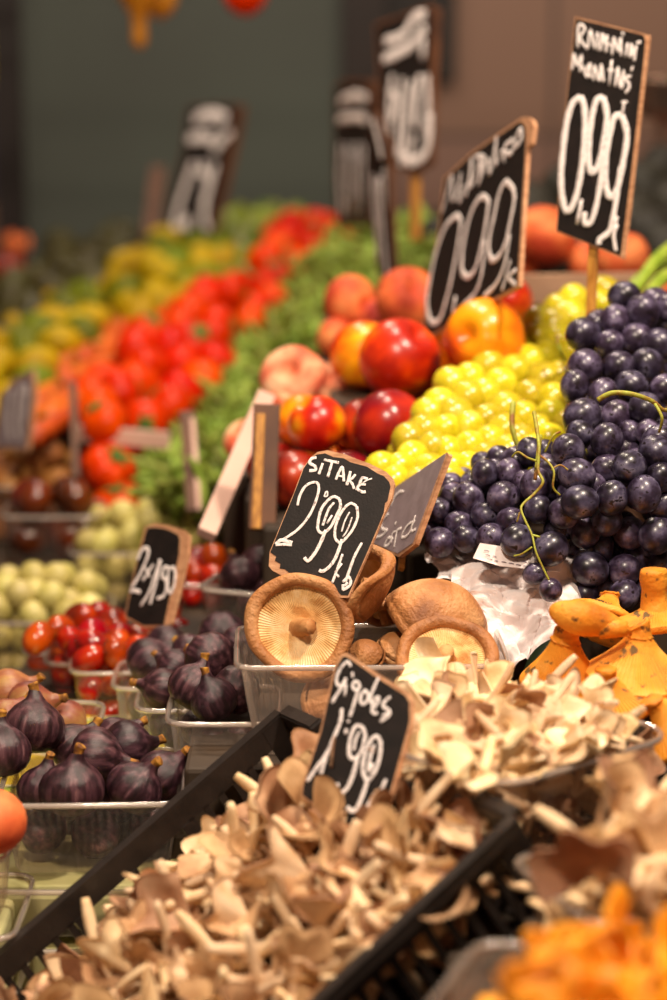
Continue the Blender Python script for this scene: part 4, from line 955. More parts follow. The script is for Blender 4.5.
for x, y, d, s, l in [(110, 468, 3.0, 0.9, 'ribbed red tomato lying in front of the tray edge'), (130, 446, 3.05, 0.55, 'small ribbed red tomato beside the tray edge'), (93, 470, 3.06, 0.7, 'ribbed red tomato left of the large ribbed one'), (118, 500, 2.99, 0.8, 'dull red ribbed tomato above the far greengages')]:
    place(OX, P(x, y, d), rvec(random.Random(int(x)), (0, -0.5, 1)), 1, s, l, 'tomato')
q = P(115, 470, 3.02); sblock('riser', q[0] - 0.06, q[0] + 0.09, q[1] - 0.02, q[1] + 0.07, 0.70, q[2] - 0.075)
a = P(78, 433, 3.02); b = P(170, 441, 3.0)
tag(bevel(build('tray_edge', *bar(a, b, 0.008, 0.022), M['pale_label'], smooth=False), 0.002), 'pinkish wooden tray edge in front of the red tomatoes', 'tray edge')

# ------------------------------------------------------------------ the big heaps behind
def tray(pl, poly, drop, th, label, name='sloping_tray'):
    o, n = pl; V = []
    ps = [on_plane(x, y, o - n * drop, n) for x, y in poly]; k = len(ps)
    ps = [p if 2.75 < (p - CAM) @ FW < 4.75 else P(*proj(p)[:2], min(max((p - CAM) @ FW, 2.75), 4.75)) if (p - CAM) @ FW > 0 else p for p in ps]
    V = ps + [p - n * th for p in ps]
    F = [tuple(range(k)), tuple(range(2 * k - 1, k - 1, -1))] + [(i, (i + 1) % k, k + (i + 1) % k, k + i) for i in range(k)]
    return tag(build(name, V, F, M['riser'], smooth=False), label, 'tray')
def heap(poly, pl, spacing, layers, protos, label, cat, group, sc=(0.92, 1.08), bias=(0, 0, 0), seed=1, maxn=300, jit=0.003, rel=None, picks=None, zones=None):
    g = random.Random(seed); allp = []
    for L_ in range(layers):
        allp += scatter(poly, pl, spacing * (1 if L_ == 0 else 1.1), spacing * 0.8 * L_, seed + L_, 5000, jit, maxn - len(allp) if L_ == 0 else max(0, maxn - len(allp)))
        if len(allp) >= maxn: break
    if rel: allp = relax(allp, [rel] * len(allp), 40)
    base_ = (label, group)
    for i, q in enumerate(allp):
        if zones and picks is None:
            y_ = proj(q)[1]; zn = next(z for lim, z in zones if y_ > lim); label = base_[0] + ', ' + zn; group = base_[1] + ', ' + zn
        pr = g.choice(protos) if picks is None else picks(g, q)
        if isinstance(pr, tuple): pr, label, cat, group = pr
        place(pr, q, rvec(g, bias), g.uniform(0, 6.3), g.uniform(*sc), label, cat, group)
    return len(allp)
ptm = plane3((80, 410, 3.05), (335, 240, 4.3), (200, 405, 3.2))
tpoly = [(75, 400), (95, 385), (130, 375), (132, 335), (165, 330), (205, 295), (250, 285), (285, 225), (355, 228), (345, 240), (300, 262), (262, 318), (215, 365), (195, 405), (180, 430), (90, 428)]
heap(tpoly, ptm, 0.052, 2, [TOM], 'bright red tomato in the long heap beside the green beans', 'tomato', 'red tomatoes in the long heap', sc=(0.95, 1.12), seed=21, rel=0.027, zones=((370, 'at its near end'), (290, 'in its middle'), (-999, 'at its far end')))
# beans
pbn = plane3((170, 470, 2.95), (350, 240, 4.0), (330, 340, 3.2))
bpoly = [(140, 485), (165, 455), (200, 405), (220, 365), (262, 320), (300, 262), (348, 238), (390, 228), (432, 222), (438, 245), (425, 280), (395, 290), (350, 310), (322, 350), (285, 362), (262, 385), (235, 425), (205, 500), (150, 500)]
NB = heap(bpoly, pbn, 0.0185, 1, BEANS, 'green bean in the heap between tomatoes and nectarines', 'bean', 'green beans in the heap', sc=(0.8, 1.15), seed=31, maxn=300, jit=0.012, zones=((400, 'at its near low end'), (300, 'in its middle'), (-999, 'at its far end')))
pl = []
g = random.Random(77)
class _W:                                     # lets one bean mesh go through merged()
    def __init__(s, o): s.children = [o]
BW = [_W(b) for b in BEANS]
for q in scatter(bpoly, pbn, 0.016, 0.016, 41, 4000, 0.01, 420): pl.append((g.choice(BW), q, rvec(g), g.uniform(0, 6), 1.1))
merged('green_bean_heap', BEANS, pl, 'lower layer of the heap of green beans', 'beans')
# mixed fruit, far left
pmx = plane3((20, 380, 3.35), (250, 230, 4.6), (40, 290, 4.0))
mpoly = [(-20, 420), (-20, 348), (30, 325), (70, 300), (112, 275), (135, 256), (170, 244), (205, 245), (230, 255), (215, 290), (180, 305), (140, 325), (120, 325), (95, 330), (60, 370), (30, 400)]
def pick(g, q):
    x, y, d = proj(q)
    if g.random() < (0.55 if x + y < 390 else 0.42): return LIM, 'yellow green mango in the far left heap', 'mango', 'green mangoes far left'
    return LEM, 'yellow lemon in the far left heap', 'lemon', 'lemons far left'
heap(mpoly, pmx, 0.062, 2, None, None, None, None, seed=51, picks=pick, rel=0.031)
pav = plane3((60, 290, 4.3), (120, 235, 4.9), (20, 300, 4.3))
heap([(-10, 350), (-5, 305), (45, 265), (75, 238), (115, 232), (132, 250), (105, 275), (70, 300), (30, 325)], pav, 0.075, 2, [AVO], 'dark green avocado at the far left end of the stall', 'avocado', 'avocados far left', seed=61, rel=0.036)
# green peppers / leafy stuff behind the tomatoes
M['greens'] = mat('green pepper skin', [(0.3, '5c6a10'), (0.7, '8a9420')], 20, 0.35, coat=0.2, var=0.25)
PEP = make_round('green_pepper', 0.026, 0.04, 'greens', 'pepper', lobes(4, 0.1, 0.2, 0.04), calyx=2.0)
pgp = plane3((200, 320, 3.9), (290, 225, 4.7), (215, 250, 4.5))
heap([(130, 330), (180, 308), (220, 285), (225, 250), (200, 235), (240, 215), (290, 215), (300, 232), (262, 268), (235, 290), (205, 292), (165, 325)], pgp, 0.05, 2, [PEP], 'yellow green pepper in the heap behind the red tomatoes', 'pepper', 'green peppers behind the tomatoes', seed=71, rel=0.025)
# carrots
t = np.linspace(0, 1, 8); V, F = tube([(0, 0, z * 0.15 - 0.075) for z in t], [0.0008, 0.005, 0.008, 0.010, 0.012, 0.014, 0.0145, 0.010], 12)
car = empty('carrot', (0, 0, 0), 'carrot', 'carrot'); build('root', V, F, M['carrot'], car)
V, F = join([tube([(0, 0, 0.073), (0.004 * math.cos(a), 0.004 * math.sin(a), 0.09)], 0.002, 6) for a in (0, 2, 4)]); build('stem', V, F, M['calyx'], car)
pca = plane3((60, 400, 3.15), (130, 310, 3.75), (40, 400, 3.15)) if False else plane3((50, 420, 3.1), (130, 325, 3.8), (110, 400, 3.15))
g = random.Random(5)
for q in scatter([(38, 425), (40, 395), (70, 365), (120, 325), (150, 322), (120, 360), (90, 385), (60, 425)], pca, 0.024, 0, 9, 3000, 0.006) + scatter([(38, 425), (40, 395), (70, 365), (120, 325), (150, 322), (120, 360), (90, 385), (60, 425)], pca, 0.03, 0.02, 9, 3000, 0.006):
    place(car, q, unit(np.array([-0.35, -1, -0.15]) + np.array([g.gauss(0, .12) for _ in range(3)])), g.uniform(0, 6), g.uniform(0.85, 1.05), 'orange carrot lying in the row left of the tomatoes', 'carrot', 'carrots left of the tomatoes')
tray(ptm, [(60, 440), (60, 400), (120, 330), (200, 290), (280, 220), (365, 225), (270, 320), (200, 440)], 0.105, 0.02, 'dark sloping tray under the red tomatoes')
tray(pbn, [(120, 520), (160, 450), (215, 365), (300, 255), (345, 225), (445, 215), (445, 290), (330, 360), (220, 520)], 0.045, 0.02, 'dark sloping tray under the green beans')
tray(pmx, [(-40, 430), (-40, 320), (60, 265), (200, 225), (270, 235), (200, 310), (60, 400)], 0.125, 0.02, 'dark sloping tray under the lemons and mangoes')
tray(pgp, [(120, 345), (215, 230), (310, 210), (280, 270), (160, 345)], 0.085, 0.02, 'dark sloping tray under the green peppers')
tray(pca, [(30, 430), (40, 385), (120, 315), (160, 315), (70, 430)], 0.05, 0.015, 'dark sloping tray under the carrots')

# ------------------------------------------------------------------ nectarines and peaches
NL = [('nectarine_dark', 388, 425, 37, 2.33, 'dark red nectarine, nearest the white grapes'), ('nectarine_dark', 352, 424, 28, 2.38, 'crimson nectarine left of the dark one'), ('nectarine', 326, 420, 29, 2.36, 'red and yellow nectarine in the front row'), ('nectarine_orange', 300, 420, 27, 2.42, 'orange nectarine at the left of the front row'),
      ('nectarine', 404, 360, 41, 2.45, 'large red and orange nectarine below the steep 0,99 sign'), ('nectarine', 366, 352, 36, 2.52, 'yellow and red nectarine in the second row'), ('nectarine_orange', 485, 336, 41, 2.385, 'bright orange nectarine above the white grapes'), ('nectarine_dark', 300, 474, 30, 2.33, 'dark red nectarine above the shiitake sign'), ('nectarine_dark', 345, 475, 30, 2.31, 'red nectarine directly above the shiitake sign'),
      ('nectarine_orange', 385, 478, 28, 2.34, 'orange nectarine low beside the white grapes'), ('nectarine', 440, 395, 30, 2.48, 'red nectarine half hidden by white grapes'), ('nectarine_orange', 440, 348, 28, 2.60, 'orange nectarine behind the steep sign'), ('nectarine_dark', 275, 455, 26, 2.42, 'dark nectarine behind the sign back'), ('nectarine', 505, 300, 28, 2.66, 'red nectarine behind the orange one'), ('nectarine_orange', 330, 455, 26, 2.40, 'orange nectarine buried in the front rows')]
rel = relax([P(x, y + (6 if y > 400 else 3), d) for _, x, y, r, d, _ in NL], [r * d / FPX for _, x, y, r, d, _ in NL], 3)
for (k, x, y, r, d, l), q in zip(NL, rel):
    place(NEC[k], q, rvec(random.Random(x + y), (0.2, -0.6, 0.4)), x * 0.7, r * d / FPX / 0.0395, l, 'nectarine')
for x, y, r, d, l in [(350, 302, 27, 2.80, 'pinkish red peach under the narrow sign, left one'), (408, 300, 33, 2.72, 'salmon red peach right of the narrow sign'), (335, 338, 20, 2.78, 'small red peach beside the green beans'), (545, 236, 32, 2.95, 'dark orange peach behind the crate board'), (622, 258, 27, 2.85, 'orange peach behind the tall 0,99 sign'), (590, 262, 22, 2.95, 'orange peach between the two signs, small'), (515, 270, 24, 3.0, 'shaded peach left of the crate board'), (500, 290, 26, 2.85, 'shaded red peach above the orange nectarine'), (658, 300, 22, 2.6, 'orange peach behind the top grapes'), (380, 322, 24, 2.78, 'shaded red peach between the two salmon peaches')]:
    place(PEA, P(x, y, d), rvec(random.Random(x), (0.2, -0.5, 0.5)), x * .7, r * d / FPX / 0.039, l, 'peach')
for x, y, r, d, ax, l in [(292, 376, 32, 2.52, (-0.2, 0.45, -0.9), 'pale flat peach with dimple at the left of the nectarines'), (325, 385, 28, 2.55, (0.3, 0.6, -0.6), 'pinkish flat peach behind the dimpled one'), (278, 415, 26, 2.5, (-0.3, 0.4, -0.8), 'pink flat peach behind the diagonal board'), (245, 440, 22, 2.56, (-0.3, 0.4, -0.8), 'pink flat peach beside the green beans')]:
    place(FLAT, P(x, y, d), cdir(*ax), 1.0, r * d / FPX / 0.040, l, 'peach')
SF = [(p, r * d / FPX) for (_, x, y, r, d, _), p in zip(NL, rel)]
SF += [(P(x, y, d), r * d / FPX * k) for x, y, r, d, k in ((350, 302, 27, 2.80, 1), (408, 300, 33, 2.72, 1), (335, 338, 20, 2.78, 1), (545, 236, 32, 2.95, 1), (622, 258, 27, 2.85, 1), (590, 262, 22, 2.95, 1), (515, 270, 24, 3.0, 1), (500, 290, 26, 2.85, 1), (380, 322, 24, 2.78, 1), (292, 376, 32, 2.52, 0.8), (325, 385, 28, 2.55, 0.8), (278, 415, 26, 2.5, 0.8), (245, 440, 22, 2.56, 0.8))]
YB = [2.20, 2.33, 2.42, 2.52, 2.64, 2.78, 2.95]
for xa, xb in ((-0.2, -0.02), (-0.02, 0.11), (0.11, 0.4)):
    for ya, yb in zip(YB[:-1], YB[1:]):
        grp = [(p, r) for p, r in SF if ya <= p[1] < yb and xa <= p[0] < xb]
        if not grp: continue
        zt_ = min(p[2] - r for p, r in grp); x0_ = min(p[0] - r for p, r in grp); x1_ = max(p[0] + r for p, r in grp)
        sblock('riser', x0_, x1_, ya, yb - 0.002, 0.70, zt_ + 0.001)
V, F = block(-0.035, 0.14, -0.04, 0.16, 0.02, 0.04)
# crate board behind the grapes
M['beige_card'] = mat('beige board', [(0.3, 'a88468'), (0.7, 'c09c80')], 8, 0.8, 0.1, 60, stretch=(1, 1, 5))
a = P(521, 298, 2.72); b = P(610, 296, 2.72)
bx = tag(empty('fruit_crate', (a + b) / 2), 'pale wooden fruit crate board between grapes and peaches', 'crate'); c = (a + b) / 2
for i, zz in enumerate((0.010, -0.028)):
    V, F = bar(a - c + (0, 0, zz), b - c + (0.06, 0, zz), 0.006, 0.035); bevel(build('board', V, F, M['beige_card'], bx, smooth=False), 0.001)
V, F = join([bar(a - c + (0.005, 0.005, -0.08), a - c + (0.005, 0.005, 0.026), 0.012, 0.012, up=(0, 1, 0)), bar(b - c + (0.05, 0.005, -0.08), b - c + (0.05, 0.005, 0.026), 0.012, 0.012, up=(0, 1, 0))]); build('corner_post', V, F, M['board_wood'], bx, smooth=False)
sblock('riser', 0.20, 0.45, 2.60, 3.1, 0.70, c[2] - 0.08)

# ------------------------------------------------------------------ grapes
def grape_mesh(rx, k): 
    V, F = ellip(1.0, k, 20, 13); return V, F
GM = {}
def grape_bunch(name, label, cat, items, m, ratio, stems, group=None, seed=0, nf=999):
    """items: (world centre, radius). every berry is a part"""
    g = random.Random(seed); c = np.mean([p for p, r in items], axis=0)
    root = empty(name, c, label, cat, group)
    if m not in GM:
        V, F = grape_mesh(1, ratio); o = build('grape', V, F, M[m]); GM[m] = o.data; bpy.data.objects.remove(o)
    for ii, (p, r) in enumerate(items[:99]):
        o = bpy.data.objects.new('grape', GM[m]); COL.objects.link(o); o.parent = root; o.location = tuple(p - c)
        o.rotation_mode = 'QUATERNION'; o.rotation_quaternion = Vector(rvec(g)).to_track_quat('Z', 'Y'); o.scale = (r * (1.09 if ii < nf else .95),) * 3
    for s, rr in stems:
        V, F = tube(smooth_path([np.array(q) - c for q in s], 5), np.array(rr) * 0.8 if np.isscalar(rr) else [x * 0.8 for x in rr], 7); build('stem', V, F, M['grape_stem'], root)
    return root
BG = [(624, 296, 14), (643, 312, 16), (615, 320, 14), (583, 334, 15.5), (609, 344, 13), (636, 339, 15), (660, 344, 15), (585, 367, 17), (618, 367, 15), (648, 365, 15), (575, 386, 14), (603, 394, 14), (631, 386, 15), (582, 417, 17), (580, 434, 13), (607, 441, 15.5), (616, 417, 15), (645, 409, 16), (630, 432, 11), (648, 432, 12), (655, 302, 14), (670, 308, 14), (658, 441, 15), (595, 324, 11), (664, 388, 13),
      (568, 451, 16), (577, 475, 16), (607.6, 469, 14), (629.5, 467, 16), (656, 452, 16), (536, 485, 15), (580, 502, 16), (612, 498, 15), (644, 494, 16), (663, 506, 13), (538, 509, 13), (564, 513, 15), (607, 521, 14), (630, 533, 15.5), (657, 535, 17), (585, 533, 14), (518, 541, 16), (551, 549, 16), (571.6, 548, 8), (555, 530, 11), (515, 519, 12), (534.7, 574, 10.5), (550.7, 590, 11), (590, 569, 16), (624, 570.6, 15.5), (605, 589, 13), (585, 594, 13), (624, 595, 14), (637, 559, 14), (609, 559, 12), (663, 563, 14), (600, 547, 13), (645, 590, 13), (660, 478, 14), (594, 486, 12),
      (450.5, 485, 12), (453, 497, 13), (468.5, 499, 15), (483, 483, 10.5), (484.6, 474, 13), (482, 463, 11), (509, 472, 12.5), (503.5, 497.6, 15.5), (438.8, 511, 12.5), (458.6, 523.6, 12.5), (485.5, 515.5, 13.5), (439.7, 542.5, 14.5), (492, 538, 14), (510.7, 521, 13), (516, 460, 13), (466, 539, 13), (498, 469, 10), (525, 485, 13), (429, 530, 10), (530, 452, 13), (548, 468, 13), (500, 458, 12), (545, 452, 12), (430, 515, 9), (472, 482, 11)]
def gd(x, y):
    d = 2.03 + (500 - y) * 0.0007 + max(0, 530 - x) * 0.0005
    d += 0.05 * math.cos((y - 330) / 42.0) * (1 if x > 560 else 0)
    return d
items = [[P(x, y, gd(x, y) + (16 - r) * 0.003), r * gd(x, y) / FPX, x, y] for x, y, r in BG]
pos = np.array([i[0] for i in items]); rad = np.array([i[1] for i in items])
dep = np.array([(p - CAM) @ FW for p in pos]); rays = np.array([ray(i[2], i[3]) for i in items])
for _ in range(80):                            # push overlapping berries deeper along the line of sight only
    pos = CAM + rays * dep[:, None]; mv = 0
    for i in range(len(pos)):
        for j in range(i + 1, len(pos)):
            L_ = np.linalg.norm(pos[i] - pos[j]); o_ = rad[i] + rad[j] - L_
            if o_ > 0.0012:
                s = 1 if dep[i] > dep[j] else -1; dep[i] += s * min(o_ * 0.35, 0.002); dep[j] -= s * min(o_ * 0.35, 0.002) * .3; mv += 1
    if not mv: break
pos = CAM + rays * dep[:, None]
G1 = [(pos[i], rad[i]) for i in range(len(items)) if items[i][2] < 528 and items[i][3] < 560]
G2 = [(pos[i], rad[i]) for i in range(len(items)) if items[i][3] < 446 and items[i][2] >= 528]
G3 = [(pos[i], rad[i]) for i in range(len(items)) if not (items[i][2] < 528 and items[i][3] < 560) and not (items[i][3] < 446 and items[i][2] >= 528)]
def backfill(G, poly, n, seed, off=(0.036, 0.062)):
    g = random.Random(seed); ex_ = []
    for _ in range(4000):
        x = g.uniform(400, 690); y = g.uniform(290, 600)
        if not inpoly(x, y, poly): continue
        q = P(x, y, gd(x, y) + g.uniform(*off)); 
        if all(np.linalg.norm(q - k) > 0.021 for k, _ in ex_): ex_.append((q, 0.0125))
        if len(ex_) >= n: break
    return G + ex_
NF = [len(G1), len(G2), len(G3)]
G1 = backfill(G1, [(432, 515), (450, 485), (500, 460), (525, 470), (522, 540), (480, 548), (435, 545)], 30, 1)
G2 = backfill(G2, [(575, 420), (580, 340), (620, 300), (685, 310), (685, 440), (580, 440)], 38, 2)
G3 = backfill(G3, [(535, 500), (560, 450), (680, 445), (680, 590), (580, 590), (560, 540)], 50, 3)
def S(*l): return [P(*q) for q in l]
grape_bunch('black_grape_bunch', 'black grape bunch at the left, above the white paper', 'grapes', G1, 'grape', 1.12, [(S((540, 436, 2.0), (538, 455, 1.985), (535, 480, 1.98)), [0.0026, 0.002])], seed=1, nf=NF[0])
grape_bunch('black_grape_bunch', 'black grape bunch at the upper right below the tall 0,99 sign', 'grapes', G2, 'grape', 1.12, [(S((598, 400, 1.99), (612, 393, 1.985), (632, 394, 1.98), (652, 401, 1.985), (664, 410, 1.99), (680, 408, 2.0)), [0.0030, 0.0026, 0.0022]), (S((655, 404, 1.985), (662, 418, 1.98), (659, 432, 1.99)), [0.0018, 0.0015])], seed=2, nf=NF[1])
grape_bunch('black_grape_bunch', 'black grape bunch in front with exposed stems, hanging over the white paper', 'grapes', G3, 'grape', 1.12,
    [(S((534, 412, 2.0), (537, 430, 1.985), (539, 448, 1.975), (538, 470, 1.97), (543, 482, 1.965), (535, 493, 1.965), (527, 500, 1.96)), [0.0022, 0.0018, 0.0014]),
     (S((539, 455, 1.975), (548, 462, 1.97), (554, 472, 1.965), (553, 487, 1.965), (560, 495, 1.97)), [0.0014, 0.0011]), (S((540, 462, 1.975), (528, 458, 1.97), (518, 452, 1.975), (512, 457, 1.98)), [0.0013, 0.001]),
     (S((551, 470, 1.968), (560, 465, 1.97), (568, 470, 1.97)), 0.001), (S((545, 452, 1.98), (553, 436, 1.975), (560, 432, 1.98)), 0.0012),
     (S((527, 500, 1.96), (521, 508, 1.955), (525, 520, 1.95), (532, 535, 1.945), (536, 552, 1.94), (545, 572, 1.94), (549, 580, 1.94)), [0.0014, 0.0011, 0.001]), (S((532, 547, 1.942), (522, 554, 1.945), (514, 556, 1.95)), 0.001), (S((532, 535, 1.945), (540, 537, 1.945)), 0.0012), (S((520, 512, 1.955), (517, 522, 1.955)), 0.001)], seed=3, nf=NF[2])
# white grapes
WP = [(400, 470), (412, 457), (430, 470), (410, 440), (432, 447), (452, 468), (448, 452), (470, 470), (425, 432), (447, 430), (470, 448), (487, 458), (468, 428), (490, 440), (440, 405), (430, 415), (455, 415), (468, 398), (452, 385), (470, 378), (488, 420), (505, 432), (510, 452), (485, 395), (505, 410), (500, 385), (488, 368), (515, 370), (530, 395), (523, 418), (540, 430), (553, 400), (545, 380), (530, 360), (548, 355), (560, 375), (565, 425), (497, 352), (512, 345), (540, 338), (558, 340), (572, 352), (535, 450), (520, 440), (552, 415), (573, 300), (572, 318), (555, 325), (604, 292), (600, 305), (540, 322), (395, 482), (382, 470), (420, 482), (462, 485), (498, 475), (520, 462), (450, 485), (560, 310), (550, 440), (478, 345)]
g = random.Random(4)
dW = lambda x, y: 2.16 + (470 - y) * 0.0019 + abs(x - 500) * 0.0001
wpos = [P(x, y, dW(x, y) + g.uniform(-.006, .006)) for x, y in WP]; wr = [g.uniform(14.5, 17.5) * dW(x, y) / FPX for x, y in WP]
wi = list(zip(wpos, wr))
wl_ = [i for i, (x, y) in zip(wi, WP) if y - x * 0.2 > 330 - 0 or x < 480]; wr_ = [i for i in wi if not any(i is k for k in wl_)]
def wback(poly, n, seed):
    g = random.Random(seed); o = []
    for _ in range(3000):
        x = g.uniform(370, 620); y = g.uniform(280, 500)
        if inpoly(x, y, poly):
            q = P(x, y, dW(x, y) + g.uniform(.02, .045))
            if all(np.linalg.norm(q - k) > 0.021 for k, _ in o): o.append((q, 0.0135))
        if len(o) >= n: break
    return o
wl_ += wback([(385, 480), (412, 440), (440, 400), (480, 365), (520, 460), (500, 480)], 40, 1)
wr_ += wback([(485, 360), (560, 315), (605, 290), (600, 330), (565, 430), (520, 440)], 45, 2)
grape_bunch('white_grape_bunch', 'yellow green grape bunch beside the dark nectarine', 'grapes', wl_, 'white_grape', 1.08, [(S((513, 402, 2.10), (512, 425, 2.09), (517, 445, 2.09), (520, 450, 2.1)), [0.0034, 0.003, 0.0024])], seed=4)
grape_bunch('white_grape_bunch', 'yellow green grape bunch touching the black grapes and the sign stick', 'grapes', wr_, 'white_grape', 1.08, [(S((556, 335, 2.30), (560, 350, 2.3), (565, 360, 2.32)), 0.0022)], seed=5)
q = P(500, 480, 2.22); sblock('riser', 0.07, 0.42, 2.13, 2.30, 0.70, q[2] - 0.06)
sblock('riser', 0.17, 0.45, 1.96, 2.125, 0.70, 1.10)
# inner crate wall holding up the black grapes
V, F = block(0.05, 0.22, 0.01, 0.08, 0, 0.11); 
hb = tag(bevel(build('cardboard_box', V, F, M['board_wood'], smooth=False), 0.003), 'brown cardboard box under the black grape bunches', 'box'); hb.location = (0.20, 2.12, 1.12)

# ------------------------------------------------------------------ crumpled white paper
def crumple(corners, nu, nv, amp, seed, name, label, thick=0.0003, bulge=0.0):
    g = np.random.RandomState(seed); c00, c10, c11, c01 = [np.array(P(*c)) for c in corners]
    U_, W_ = np.meshgrid(np.linspace(0, 1, nu), np.linspace(0, 1, nv)); U_ = U_[..., None]; W_ = W_[..., None]
    X = (1 - U_) * (1 - W_) * c00 + U_ * (1 - W_) * c10 + U_ * W_ * c11 + (1 - U_) * W_ * c01
    nn = unit(np.cross(c10 - c00, c01 - c00)); 
    if nn @ (CAM - c00) < 0: nn = -nn
    # facets: distance to scattered ridge points gives sharp creases
    K = 42; ku = g.uniform(-0.05, 1.05, (K, 2)); kh = g.uniform(-1, 1, K); gr = g.uniform(-1, 1, (K, 2))
    uu = U_[..., 0]; ww = W_[..., 0]
    d = np.sqrt((uu[..., None] - ku[:, 0]) ** 2 + ((ww[..., None] - ku[:, 1]) * 1.0) ** 2)
    i1 = d.argmin(-1); ds = np.sort(d, -1)
    H = (ds[..., 1] - ds[..., 0]) * 3.0 + 0.6 * (gr[i1, 0] * (uu - ku[i1, 0]) + gr[i1, 1] * (ww - ku[i1, 1])) * 4
    H2 = np.zeros_like(H)
    for k in range(8):
        a = g.uniform(0, math.pi); f_ = g.uniform(2, 7); H2 += np.abs(((uu * math.cos(a) + ww * math.sin(a)) * f_ + g.uniform(0, 1)) % 1 - 0.5) / f_ * 2.2
    H = H * 0.8 + 0.8 * (H2 - H2.mean())
    X = X + nn * ((H * amp) + bulge * np.sin(math.pi * uu) * np.sin(math.pi * ww))[..., None]
    X[..., 0] += (0.004 * np.sin(9 * ww + 2)) ; X[..., 2] += 0.004 * np.sin(11 * uu)
    V = X.reshape(-1, 3); F = [(j * nu + i, j * nu + i + 1, (j + 1) * nu + i + 1, (j + 1) * nu + i) for j in range(nv - 1) for i in range(nu - 1)]
    o = build(name, V, F, M['paper'], smooth=False); s = o.modifiers.new('thickness', 'SOLIDIFY'); s.thickness = thick
    return tag(o, label, 'paper')
crumple([(448, 574, 2.05), (610, 545, 2.045), (566, 660, 1.985), (470, 668, 2.0)], 80, 70, 0.013, 3, 'crumpled_paper', 'crumpled white tissue paper beneath the black grapes', bulge=0.012)
crumple([(425, 548, 2.10), (530, 535, 2.09), (545, 580, 2.04), (440, 585, 2.045)], 50, 30, 0.006, 8, 'crumpled_paper', 'fold of white paper under the left black grape bunch')
pr = empty('printed_paper', P(520, 558, 1.99), 'folded white paper strip with small grey print below the grapes', 'paper')
c = P(520, 558, 1.99); cs = [P(480, 543, 2.015), P(566, 556, 2.005), P(560, 572, 2.0), P(500, 566, 2.004), P(473, 558, 2.011)]
nn = unit(np.cross(cs[1] - cs[0], cs[3] - cs[0])); nn = nn if nn @ (CAM - c) > 0 else -nn
k = 5; V = [p - c for p in cs] + [p - c - nn * 0.0006 for p in cs]
build('paper_strip', V, [tuple(range(k)), tuple(range(2 * k - 1, k - 1, -1))] + [(i, (i + 1) % k, k + (i + 1) % k, k + i) for i in range(k)], M['paper'], pr, smooth=False)
g = random.Random(2); parts = []
for row in range(3):
    for w_ in range(9):
        x0 = 484 + w_ * 7.2 + row * 1.5; y0 = 550.5 + row * 4.4 + (w_ * 7.2) * 0.19
        if g.random() < .15: continue
        a, b = [on_plane(x, y, cs[0], nn) + nn * 0.0006 - c for x, y in ((x0, y0), (x0 + g.uniform(3, 5.5), y0 + 0.9))]
        parts.append(tube([a, (a + b) / 2 + UP * 0.0004, b], 0.00035, 4, up=nn, flat=0.2))
V, F = join(parts); build('printing', V, F, M['ink'], pr)
sblock('riser', 0.105, 0.168, 1.96, 2.125, 0.70, 1.05)

# ------------------------------------------------------------------ saffron milk caps, right
def milkcap(loc, axis, spin, R, H, label, stem=0.009, wob=0.06, sl=0.012, seed=0, conc=0.35):
    """stem end up along axis, gilled funnel widening downwards"""
    root = empty('orange_milk_cap', (0, 0, 0), label, 'mushroom')
    prof = [(stem, 0)] + [(stem + (R - stem) * s ** 1.35, -H * s ** 0.85) for s in np.linspace(0.08, 1, 14)]
    def fn(V, gill=True):
        a = np.arctan2(V[:, 1], V[:, 0]); r = np.hypot(V[:, 0], V[:, 1]); s = r / R
        k = 1 + wob * (np.sin(2 * a + seed) + 0.6 * np.sin(3 * a + seed * 2) + 0.25 * np.sin(8 * a)) * s
        if gill: k = k + 0.034 * np.sin(54 * a) * np.clip(s * 1.5, 0, 1) * np.clip((1.02 - s) * 6, 0, 1)
        return np.c_[r * k * np.cos(a), r * k * np.sin(a), V[:, 2] + wob * R * 0.7 * np.sin(3 * a + seed) * s ** 2]
    V, F = lathe(prof, 324, fn); build('gills', V, F, M['milkgill'], root)
    top = [(R, -H), (R * 1.02, -H - 0.003), (R * 0.97, -H - 0.006), (R * 0.8, -H - 0.005), (R * 0.5, -H * 0.8), (R * 0.15, -H * (1 - conc)), (1e-4, -H * (1 - conc))]
    V, F = lathe(top, 90, lambda v: fn(v, False)); build('cap', V, F, M['milkcap'], root)
    V, F = tube(smooth_path([(0, 0, -0.006), (0.001, 0, sl * 0.4), (0.002, 0.001, sl)], 5), [stem * 1.25, stem * 1.02, stem * 0.95, stem * 1.1, stem * 1.0], 24)
    V = np.array(V); V += 0.0005 * np.sin(V[:, [1, 2, 0]] * 1300); build('stem', V, F, M['milkcap'], root)
    q = Vector(axis).normalized().to_track_quat('Z', 'Y') @ Quaternion((0, 0, 1), spin)
    root.rotation_mode = 'QUATERNION'; root.rotation_quaternion = q; root.location = tuple(loc); return root
milkcap(P(566, 634, 1.885), cdir(0.05, 1, -0.40), 0.3, 0.034, 0.042, 'orange milk cap standing stem up with ridged gills, left one', stem=0.010, sl=0.002, seed=1)
milkcap(P(640, 630, 1.88), cdir(0.05, 1, -0.3), 1.3, 0.044, 0.036, 'large orange milk cap with dark stained gills on the right', stem=0.009, sl=0.004, seed=2.3)
milkcap(P(655, 606, 1.93), cdir(0.0, 1, -0.12), 0.3, 0.031, 0.013, 'orange milk cap with thick cut stem at the right edge below the grapes', stem=0.0105, sl=0.030, seed=3)
milkcap(P(606, 680, 1.85), cdir(-0.25, 0.9, -0.45), 0.8, 0.034, 0.022, 'orange milk cap lying low between the two large ones', stem=0.008, sl=0.01, seed=4)
milkcap(P(590, 690, 1.85), cdir(0.3, 0.8, -0.5), 0.8, 0.036, 0.022, 'orange milk cap low behind the pale oyster mushrooms', stem=0.008, sl=0.006, seed=5)
